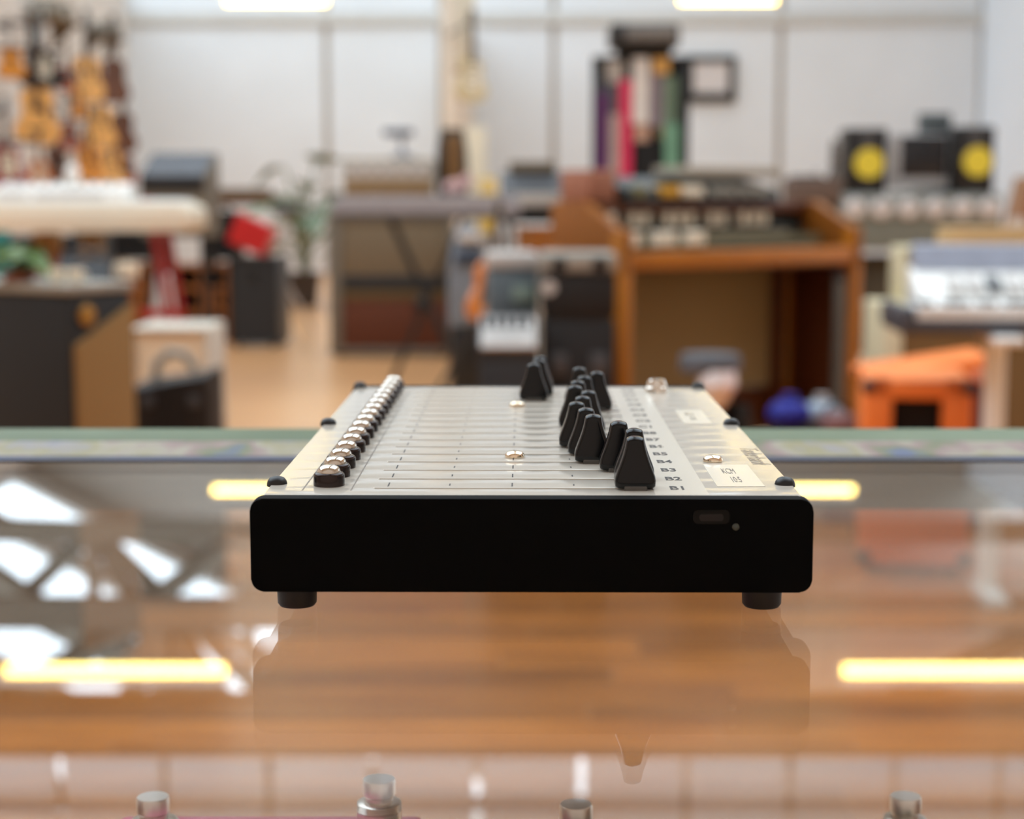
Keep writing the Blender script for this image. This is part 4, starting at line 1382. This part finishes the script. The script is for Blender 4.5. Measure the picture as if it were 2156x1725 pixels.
B().box(-0.075, 0.075, -0.08, 0.09, 0, 0.125, 0.006).make('box_body', M('pink_brown_veneer', (160, 104, 80), 0.6), o)
B().box(-0.06, 0.06, -0.086, -0.078, 0.012, 0.113, 0.003).make('front_cloth', M('pink_brown_cloth', (150, 98, 76), 0.9), o)
o = thing('drum_machine', 'black drum machine with yellow and cream pads on the organ top', 'keyboard', og(.2 + .42, .34), oy)
b = B()
b.prism([(-.12, 0), (.11, 0), (.11, .1), (-.1, .05)], -0.42, 0.46, 'YZ', 0.006)
b.make('casing', M('dark_green_panel', (30, 34, 30)), o)
for f, m_, wd in ((-.38, M('olive_button', (120, 112, 70), .5), .05), (-.24, M('amber_button', (206, 150, 24), .5), .10), (-.12, IVORY, .11), (.05, MID, .05), (.13, MID, .05), (.22, MID, .05), (.31, MID, .05)):
    B().box(f, f + wd, -.128, -.06, 0.02, .062, 0.006).make('button', m_, o)
o = thing('laptop', 'closed beige laptop lying on the black drum machine', 'laptop', og(.2 + .62, .35), oy)
o.location.z += .1008
B().box(-0.28, 0.3, -.1, .1, 0, 0.022, 0.006).make('base', MID, o)
B().box(-0.28, 0.3, -.1, .1, 0.0225, 0.042, 0.006).make('lid', M('beige_lid', (172, 162, 142), .5), o)

t = thing('drum_stool', 'round grey stool with a white bulb shaped foot before the organ', 'stool', at(1495, 800, 5.4).to_2d().to_3d())
zs = at(1495, 746, 5.4).z
w = (at(1560, 760, 5.4).x - at(1430, 760, 5.4).x) / 2
B().lathe([(w * .9, zs - .06), (w, zs - .05), (w, zs - .015), (w * .93, zs), (0, zs)], 32).make('seat', M('grey_vinyl', (84, 86, 91), .6), t)
zc = at(1508, 800, 5.4).z
rr_ = 0.062
B().lathe([(0.02, zc - rr_ * 1.35), (rr_ * .55, zc - rr_), (rr_, zc - .01), (rr_ * .9, zc + rr_ * .6), (rr_ * .5, zs - .061), (0, zs - .06)], 28).make('column', M('white_bulb', (236, 236, 240), .35), t, (0.018, -.05, 0))
B().cyl((.018, -.05, .02), (.018, -.05, zc - rr_ * 1.2), 0.016, n=12).make('pole', BLK, t)
for i in range(4):
    a = PI / 4 + i * PI / 2
    B().tube([(.018, -.05, .1), (math.cos(a) * .2, math.sin(a) * .2, .014)], 0.013, 8).make('leg', BLK, t)

# ---- strap rack with a black case on top, picture on the wall
Y3 = 11.2
t, w, h = stand('strap_rack', 'tall black floor rack hung with coloured guitar straps, behind the organ', 'rack', 1246, 118, 1448, 900, Y3, 0, True)
B().box(-w, -w + .05, 0, 0.1, 0, h, 0.01).make('side_post', BLK, t)
B().box(w - .055, w, 0, 0.1, 0, h, 0.01).make('side_post', BLK, t)
B().box(-w, w, 0.0, 0.1, h - .05, h, 0.01).make('top_rail', BLK, t)
B().box(-w, w, 0.0, 0.1, at(1340, 388, Y3).z - .05, at(1340, 376, Y3).z, 0.01).make('lower_rail', CHAR, t)
B().box(-w + .03, w - .03, 0.07, 0.09, 0.3, h - .02).make('back_board', M('black_board', (26, 26, 27), .7), t)
B().box(-w, w, -0.12, 0.3, 0, 0.05, 0.01).make('base', BLK, t)
for i, (x0, x1, y0, y1, rgb) in enumerate(((1256, 1284, 165, 218, (70, 70, 78)), (1256, 1280, 196, 372, (92, 44, 96)), (1282, 1304, 240, 372, (172, 152, 146)), (1276, 1312, 128, 176, (176, 168, 160)),
                                           (1303, 1330, 168, 376, (214, 50, 92)), (1331, 1366, 122, 262, (222, 216, 210)), (1336, 1366, 250, 300, (196, 160, 140)),
                                           (1367, 1396, 152, 268, (128, 116, 124)), (1374, 1408, 122, 156, (214, 164, 92)), (1384, 1408, 256, 290, (150, 120, 80)),
                                           (1394, 1424, 160, 300, (104, 124, 104)), (1398, 1428, 262, 378, (112, 158, 132)), (1338, 1392, 296, 372, (14, 14, 15)), (1284, 1302, 178, 238, (90, 88, 92)))):
    a_, c_ = at(x0, (y0 + y1) / 2, Y3), at(x1, (y0 + y1) / 2, Y3)
    z0, z1 = at(1340, y1, Y3).z, at(1340, y0, Y3).z
    m_ = M('strap_%02d' % i, rgb, .8, var=.12, scale=30)
    wdt = (c_.x - a_.x) / 2
    xx = (a_.x + c_.x) / 2 - t.location.x
    dd = -0.012 * (i % 3)
    o = B().box(-wdt, wdt, -0.014, 0.0, z0, z1, 0.004, 1).make('guitar_strap', m_, t, (xx, dd - .002, 0))
    B().cyl((0, -.012, z1 - .015), (0, .06, z1 - .015), 0.006, n=8).make('strap_peg', MID, o)
t2, w2, h2 = stand('equipment_case', 'black case with a grey label lying on top of the strap rack', 'case', 1282, 52, 1428, 118, Y3 + .0)
t2.location.z = h + 0.0006
B().box(-w2, w2, -0.12, 0.22, 0.05, h2, 0.02, 2).make('shell', CHAR, t2)
B().box(-w2 * .55, w2 * .9, -0.14, -0.115, h2 * .45, h2 * .88, 0.008).make('label_plate', M('grey_label', (120, 116, 112), .5), t2)
B().box(-w2 * .8, w2 * .8, -0.05, 0.08, 0.0, 0.052, 0.01).make('foot_block', BLK, t2)
t, w, h = stand('picture_frame', 'dark picture frame with a pale print on the white wall beside the strap rack', 'picture', 1440, 118, 1548, 216, YW - .04)
t.location.y = YW - .115
for a_ in ((-w, w, h - .09, h), (-w, w, 0, .13), (-w, -w + .12, .0, h), (w - .1, w, .0, h)):
    B().box(a_[0], a_[1], 0, .06, a_[2], a_[3], 0.006).make('frame_side', M('dark_frame', (40, 34, 28), .5), t)
B().box(-w + .11, w - .09, .025, .05, .12, h - .08).make('print', M('pale_print', (214, 208, 206), .6, var=.04, scale=3), t)

# ---- pillar with the hanging guitar
Yp = 17.0
p0, p1_ = at(930, 200, Yp), at(960, 200, Yp)
structure(B().box(p0.x, p1_.x, Yp, Yp + 1.6, 0, 6.0, 0.01).make('pillar', M('cream_post', (228, 216, 200), .7, var=.03, scale=2)))
structure(B().box(p0.x + .02, p0.x + .17, Yp + 1.6, YW - .05, 0, 3.3, .01).make('wall_wing', M('cream_post', (228, 216, 200))))
gq = guitar('cream and gold guitar hung by its neck on the cream pillar', 994, 168, 96, M('gold_lacquer', (188, 160, 104), .3, coat=.4), M('cream_gold_top', (206, 190, 150), .35), 'electric', 34, 'electric_guitar', 15.8, on='post')
L_ = 0.42 + .36 * .84
gc, gs = math.cos(math.radians(34)), math.sin(math.radians(34))
dx_, dy_ = (p0.x + p1_.x) / 2 - gq.location.x, Yp - .003 - gq.location.y
B().tube([(0, .012, .72), (dx_ * gc + dy_ * gs, -dx_ * gs + dy_ * gc, .72)], .012, 8).make('wall_hook', DGREY, gq)
t, w, h = stand('wall_scroll', 'long pale scroll hung behind the cream guitar on the pillar', 'banner', 962, -40, 1000, 150, 16.95)
B().box(-w, w, 0, .02, 0, h, .004).make('cloth', M('pale_scroll', (206, 196, 176), .8, var=.15, scale=4), t)
B().cyl((-w - .02, .01, h), (w + .02, .01, h), .014, n=10).make('rod', ROSE, t)
B().cyl((-w - .02, .01, 0), (w + .02, .01, 0), .014, n=10).make('rod', ROSE, t)
B().box(-w - .06, -w + .0, .0, .42, h - .03, h + .02).make('wall_arm', ROSE, t)

# ---- monitors on the grey console
Y4 = 10.6
t, w, h = stand('mixing_console', 'grey console with a row of round pale dials, under the yellow coned speakers', 'console', 1770, 408, 2112, 526, Y4)
cz = t.location.z
ch = h
B().box(-w, w, 0.02, 0.62, 0, h, 0.015, 2).make('cabinet', M('grey_console', (118, 122, 114), .6, var=.05), t)
B().box(-w * .98, w * .98, 0.0, 0.03, h * .56, h * .97, 0.008).make('dial_panel', M('pale_console_panel', (142, 144, 140), .5), t)
for i in range(6):
    f = -0.83 + i * .33
    k = B().lathe([(0.062, 0), (0.062, 0.012), (0.05, 0.026), (0, 0.028)], 28, (f * w, 0.0, h * .74), 'Y').make('dial', M('dial_white', (214, 208, 206), .4), t)
    B().box(f * w - .004, f * w + .004, -.032, -.026, h * .74, h * .74 + .045).make('pointer', DGREY, k)
for s in (-1, 1):
    B().box(s * w * .9 - .04, s * w * .9 + .04, 0.08, 0.56, -cz, 0.0, 0.008).make('leg', CHAR, t)
B().box(-w * .86, w * .86, 0.2, 0.5, -cz + .1, -.05, 0.01).make('lower_cabinet', M('dark_olive_cabinet', (74, 64, 46), .7), t)
for (x0, y0, x1, y1, cx_, cy2, lab) in ((1782, 270, 1868, 404, 1829, 344, 'left black studio monitor with a yellow cone on the grey console'),
                                         (2010, 266, 2094, 400, 2058, 340, 'right black studio monitor with a yellow cone on the grey console')):
    t, w, h = stand('studio_monitor', lab, 'speaker', x0, y0, x1, y1, Y4 + .08, 0, False, 'studio monitors on the grey console')
    dz = t.location.z - (cz + ch) - .0005
    t.location.z = cz + ch + .0005
    h += dz
    B().box(-w, w, 0, .26, 0, h, .012, 3).make('enclosure', BLK, t)
    q = at(cx_, cy2, Y4 + .08)
    r_ = 0.094
    xx, zz = q.x - t.location.x, q.z - t.location.z
    B().lathe([(r_ * 1.12, -.004), (r_ * 1.12, .008), (r_ * 1.0, .014), (r_ * .97, .010), (r_ * .97, .0)], 36, (xx, 0, zz), 'Y').make('woofer_ring', CHAR, t)
    B().lathe([(r_ * .98, .011), (r_ * .9, .014), (r_ * .4, -.0), (r_ * .34, .008), (r_ * .2, .016), (0, .018)], 36, (xx, 0, zz), 'Y').make('woofer_cone', YEL, t, label='yellow woofer cone')
    B().lathe([(.045, 0), (.045, .008), (.03, .004), (.014, .006), (0, .008)], 28, (xx * .2, 0, min(h - .06, zz + .18)), 'Y').make('tweeter', DGREY, t)
    B().box(-.05, .05, -.003, .002, .02, .035).make('port', DGREY, t)
t, w, h = stand('computer_monitor', 'dark computer screen in a silver frame between the two yellow coned speakers', 'monitor', 1872, 282, 1998, 402, Y4 + .16)
t.location.z = cz + ch + .0005
zt = at(1940, 283, Y4 + .16).z - t.location.z
B().box(-w, w, .0, .04, .03, zt, .008).make('frame', M('silver_frame', (176, 176, 178), .45), t)
B().box(-w + .07, w - .01, -.004, .002, .10, zt - .01, .003).make('screen', SCREEN, t)
B().box(-.1, .1, -.02, .14, 0, .014, .004).make('base', MID, t)
B().box(-.03, .03, .03, .06, .012, .12).make('neck', MID, t)
t, w, h = stand('equipment_box', 'small dark grey box standing up behind the computer screen', 'box', 1938, 238, 2004, 290, Y4 + .38)
zz0 = t.location.z
t.location.z = cz + ch + .0005
B().box(-w, w, 0, .1, 0, zz0 + h - t.location.z, .01).make('box_body', M('dark_slate', (76, 82, 84), .5), t)
B().box(-w * .8, w * .8, -.006, .003, zz0 - t.location.z + h * .1, zz0 - t.location.z + h * .85, .004).make('front_panel', M('slate_panel', (86, 94, 96), .5), t)
B().lathe([(.02, 0), (.02, .02), (0, .022)], 20, (0, -.006, zz0 - t.location.z + h * .5), 'Y').make('lens', BLK, t)

# clutter between organ and console
t, w, h = stand('figurine', 'small dark vase like figurine left of the left studio monitor', 'figurine', 1734, 314, 1758, 372, 9.6)
fz = t.location.z
B().lathe([(.035, 0), (.038, .01), (.02, .05), (.026, .09), (.018, .13), (.028, .15), (.016, .17), (0, .172)], 20).make('vase_body', M('dark_bronze', (80, 72, 64), .4), t)
B().ball((0, 0, .185), .022).make('vase_head', M('dark_bronze', (80, 72, 64)), t)
t2, w2, h2 = stand('record_player', 'brown and dark record player on a stand, behind the right end of the organ', 'record player', 1668, 374, 1772, 428, 9.5)
t.location.z = at(1720, 374, 9.5).z + .0006
B().box(-w2, w2, -.02, .34, 0, h2, .01).make('plinth', M('mauve_brown', (96, 78, 68), .6), t2)
B().lathe([(w2 * .7, h2), (w2 * .7, h2 + .012), (0, h2 + .014)], 28, (-w2 * .25, .14, 0)).make('platter', BLK, t2)
t.location.x = t2.location.x + w2 * .75
t.location.y = t2.location.y + .05
B().tube([(w2 * .3, .25, h2), (w2 * .3, .25, h2 + .03), (w2 * -.05, .05, h2 + .03)], .008, 8).make('tone_arm', MID, t2)
for s in (-1, 1):
    B().box(s * w2 * .8 - .02, s * w2 * .8 + .02, .02, .3, -t2.location.z, 0, .004).make('leg', CHAR, t2)

# ---- right foreground: cream amplifiers, keyboard on a white pole, orange stool
for lab, a, Y in (('cream amplifier with a tan grille, upper one behind the grey and white keyboard', (1910, 522, 2240, 640), 6.3), ):
    t, w, h = stand('cream_amplifier', lab, 'amplifier', *a, Y)
    UP = t
    UPz = t.location.z
    uh, uw = h, w
t2, w2, h2 = stand('cream_amplifier', 'lower cream amplifier with a tan grille, left of the white keyboard pole', 'amplifier', 1856, 640, 2240, 900, 6.2, 0, True)
cabinet(t2, w2, h2, .34, CTOLEX, M('shade_tan_cloth', (128, 98, 58), .9, scale=200), .075)
corners(t2, w2, .34, h2 - .03, MID, .02, .03)
UP.location.z = h2 + .0006
uh += UPz - h2
cabinet(UP, uw, uh, .3, CTOLEX, M('brown_cloth', (150, 112, 70), .9, var=.1, scale=200), .07, feet=False)
t, w, h = stand('instrument_case', 'tan wooden instrument case on the upper cream amplifier', 'case', 1996, 506, 2200, 524, 6.4)
t.location.z = UP.location.z + uh + .0006
B().box(-w, w, 0, .2, 0, .05, .012).make('case_body', M('tan_leather', (196, 160, 112), .6), t)
B().box(-w, w, 0, .2, .0505, .07, .01).make('lid', M('tan_leather', (196, 160, 112)), t)

Yk = 4.5
t, w, h = stand('stage_keyboard', 'charcoal keyboard with white keys on a white pole stand, at the right', 'keyboard', 1902, 648, 2420, 708, Yk, math.radians(-4))
kz = t.location.z
kh = h
B().box(-w, w, 0, .40, .0, h * .62, .014, 3).make('body', M('charcoal_blue', (70, 72, 80), .45), t)
B().box(-w, -w + .035, -.005, .38, .0, h * .98, .01, 2).make('end_block', M('charcoal_blue', (70, 72, 80)), t)
km = B().box(-.0112, .0112, 0, .15, -.02, .016, .003, 1).mesh('white_key', IVK)
kb = B().box(-.006, .006, .055, .15, 0, .027, .002, 1).mesh('black_key', BKK)
nk_ = int((2 * w - .06) / .0235)
for i in range(nk_):
    o = bpy.data.objects.new('white_key', km)
    C.objects.link(o)
    o.parent = t
    o.location = (-w + .052 + i * .0235, .004, h * .80)
    if i % 7 not in (2, 6) and i < nk_ - 1:
        o = bpy.data.objects.new('black_key', kb)
        C.objects.link(o)
        o.parent = t
        o.location = (-w + .052 + (i + .5) * .0235, .004, h * .80)
pz = at(2060, 572, Yk + .3).z - kz
b = B()
b.prism([(.16, h * .6), (.42, h * .6), (.42, pz + .01), (.36, pz), (.18, h * .98)], -w + .075, w - .02, 'YZ', .006)
b.make('control_housing', WHITE, t)
b = B()
b.prism([(.355, pz + .002), (.42, pz + .012), (.42, pz + .075), (.39, pz + .07)], -w + .085, w - .02, 'YZ', .006)
b.make('slate_top_panel', M('slate_panel_blue', (150, 156, 172), .45), t)
ang = math.atan2(pz - h * .98, .18)
for i in range(12):
    f = .02 + .055 * i
    o = B().box(-.019, .019, -.045, .045, 0, .012, .003, 1).make('button', DGREY if i % 4 == 2 else PALE, t, (-w + .16 + f * 1.0, .262, (h * .98 + pz) / 2 + .004), (ang, 0, 0))
X_ = at(2115, 800, Yk).x - t.location.x
B().cyl((X_, .12, -kz), (X_, .12, .002), .030, n=18).make('pole', WHITE, t)
B().box(X_ - .04, X_ + .04, -.08, .34, -.02, .001, .006).make('pole_head', WHITE, t)
B().box(X_ - .03, X_ + .03, -.04, .22, -kz, -kz + .035, .008).make('pole_foot', WHITE, t)
X2 = X_ + .55
B().cyl((X2, .12, -kz), (X2, .12, .002), .026, n=18).make('pole', WHITE, t)
B().box(X2 - .03, X2 + .03, -.04, .22, -kz, -kz + .035, .008).make('pole_foot', WHITE, t)

Yo = 4.9
t, w, h = stand('orange_cabinet', 'orange cabinet with a square black opening and dark corners, under the right keyboard', 'cabinet', 1818, 800, 2040, 1225, Yo, math.radians(0), True)
oz = at(1930, 842, Yo).z
ox = at(1880, 880, Yo).x - t.location.x
ox2 = at(1983, 880, Yo).x - t.location.x
ob = at(1930, 962, Yo).z
dd_ = .40
b = B()
b.box(-w, w, .06, dd_, .03, h, .012, 2)
b.box(-w, ox, 0, .061, ob, h, .010, 2)
b.box(ox2, w, 0, .061, ob, h, .010, 2)
b.box(-w, w, 0, .061, oz, h, .010, 2)
b.box(-w, w, 0, .061, .03, ob + .004, .010, 2)
b.make('shell', OTOLEX, t)
B().box(ox + .001, ox2 - .001, .05, .062, ob, oz).make('black_grille', M('black_cloth', (16, 15, 15)), t)
corners(t, w, dd_, h - .03, CHAR, .022, .03)
for s in (-1, 1):
    for y_ in (.05, .35):
        B().cyl((s * (w - .04), y_, 0), (s * (w - .04), y_, .032), .016, n=12).make('foot', RUB, t)
t.rotation_euler.z = math.radians(-9)
t2, w2, h2 = stand('lectern_box', 'orange sloping lectern box beside the orange cabinet, against the white pole', 'box', 2020, 752, 2092, 910, 5.6, 0, True)
b = B()
b.prism([(-w2, 0), (w2, 0), (w2, h2), (-w2, h2 - .03)], 0, .3, 'XZ', .006)
b.make('box_body', OSHADE, t2)
b = B()
zq = at(2050, 804, 5.6).z
b.prism([(-w2 - .3, h2 - .085), (w2, zq), (w2, h2 + .004), (-w2 - .3, h2 - .055)], -.006, .31, 'XZ', .004)
b.make('sloping_lid', OTOLEX, t2)
B().box(-w2 * .3, w2 * .6, -.014, 0, zq + .012, zq + .035, .006).make('pale_handle', M('pink_white', (224, 176, 156), .5), t2)

# things lying under the organ
for lab, px_, py_, r_, m1, m2, nm, cat in (('deep blue cloth bundle lying on the floor under the organ', 1662, 872, .062, M('ultramarine', (20, 30, 140), .6), None, 'cloth_bundle', 'cloth'),
                                            ('pale grey round tin lying beside the blue bundle under the organ', 1730, 870, .058, M('blue_white_tin', (150, 166, 180), .4), None, 'round_tin', 'tin')):
    Yq = 5.9 if 'cloth' in nm else 6.15
    q = at(px_, py_, Yq)
    t = thing(nm, lab, cat, (q.x, Yq, 0))
    sup = q.z - r_ * .86
    B().ball((0, 0, q.z), r_, (1.25, 1, .86), 24, 14).make('bundle' if 'cloth' in nm else 'tin_body', m1, t)
    B().box(-r_, r_, -r_ * .7, r_ * .9, 0, sup + .006, .006).make('plinth_block', BLK, t)
    B().lathe([(r_ * .4, 0), (r_ * .45, .02), (0, .024)], 18, (0, 0, q.z + r_ * .8)).make('knot' if 'cloth' in nm else 'lid', m1 if 'cloth' in nm else PALE, t)
t, w, h = stand('toolbox', 'dark red toolbox on the floor left of the orange cabinet', 'toolbox', 1742, 878, 1806, 906, 5.7, 0, True)
B().box(-w, w, 0, .16, 0, h * .8, .008).make('box_body', M('dull_red', (130, 40, 36), .5), t)
B().box(-w, w, 0, .16, h * .8 + .001, h, .01).make('lid', M('mauve_lid', (130, 96, 96), .5), t)
handle(t, .04, .08, h - .002, BLK, .007)
t, w, h = stand('floor_pole', 'grey floor pole just inside the right leg of the organ', 'stand', 1752, 578, 1780, 900, 7.2, 0, True)
B().cyl((0, 0, .02), (0, 0, h), .026, n=14).make('pole', M('pole_grey', (92, 88, 80), .5), t)
B().lathe([(.08, 0), (.08, .015), (.03, .03), (0, .03)], 24).make('base', CHAR, t)
B().cyl((0, 0, h - .02), (0, 0, h + .01), .03, n=14).make('clutch', CHAR, t)
t, w, h = stand('instrument', 'tall brown instrument at the right edge beside the grey console', 'instrument', 2122, 372, 2200, 500, 8.6, 0, True)
b = B()
b.prism([(-w * .8, 0), (w, 0), (w, h * .8), (w * .3, h), (-w * .1, h), (-w * .9, h * .72)], 0, .2, 'XZ', .02)
b.make('instrument_body', M('brown_varnish', (150, 108, 76), .4, coat=.3), t)
B().lathe([(.05, 0), (.05, .012), (0, .014)], 24, (-w * .45, 0, at(2115, 478, 8.6).z), 'Y').make('round_plate', PALE, t)
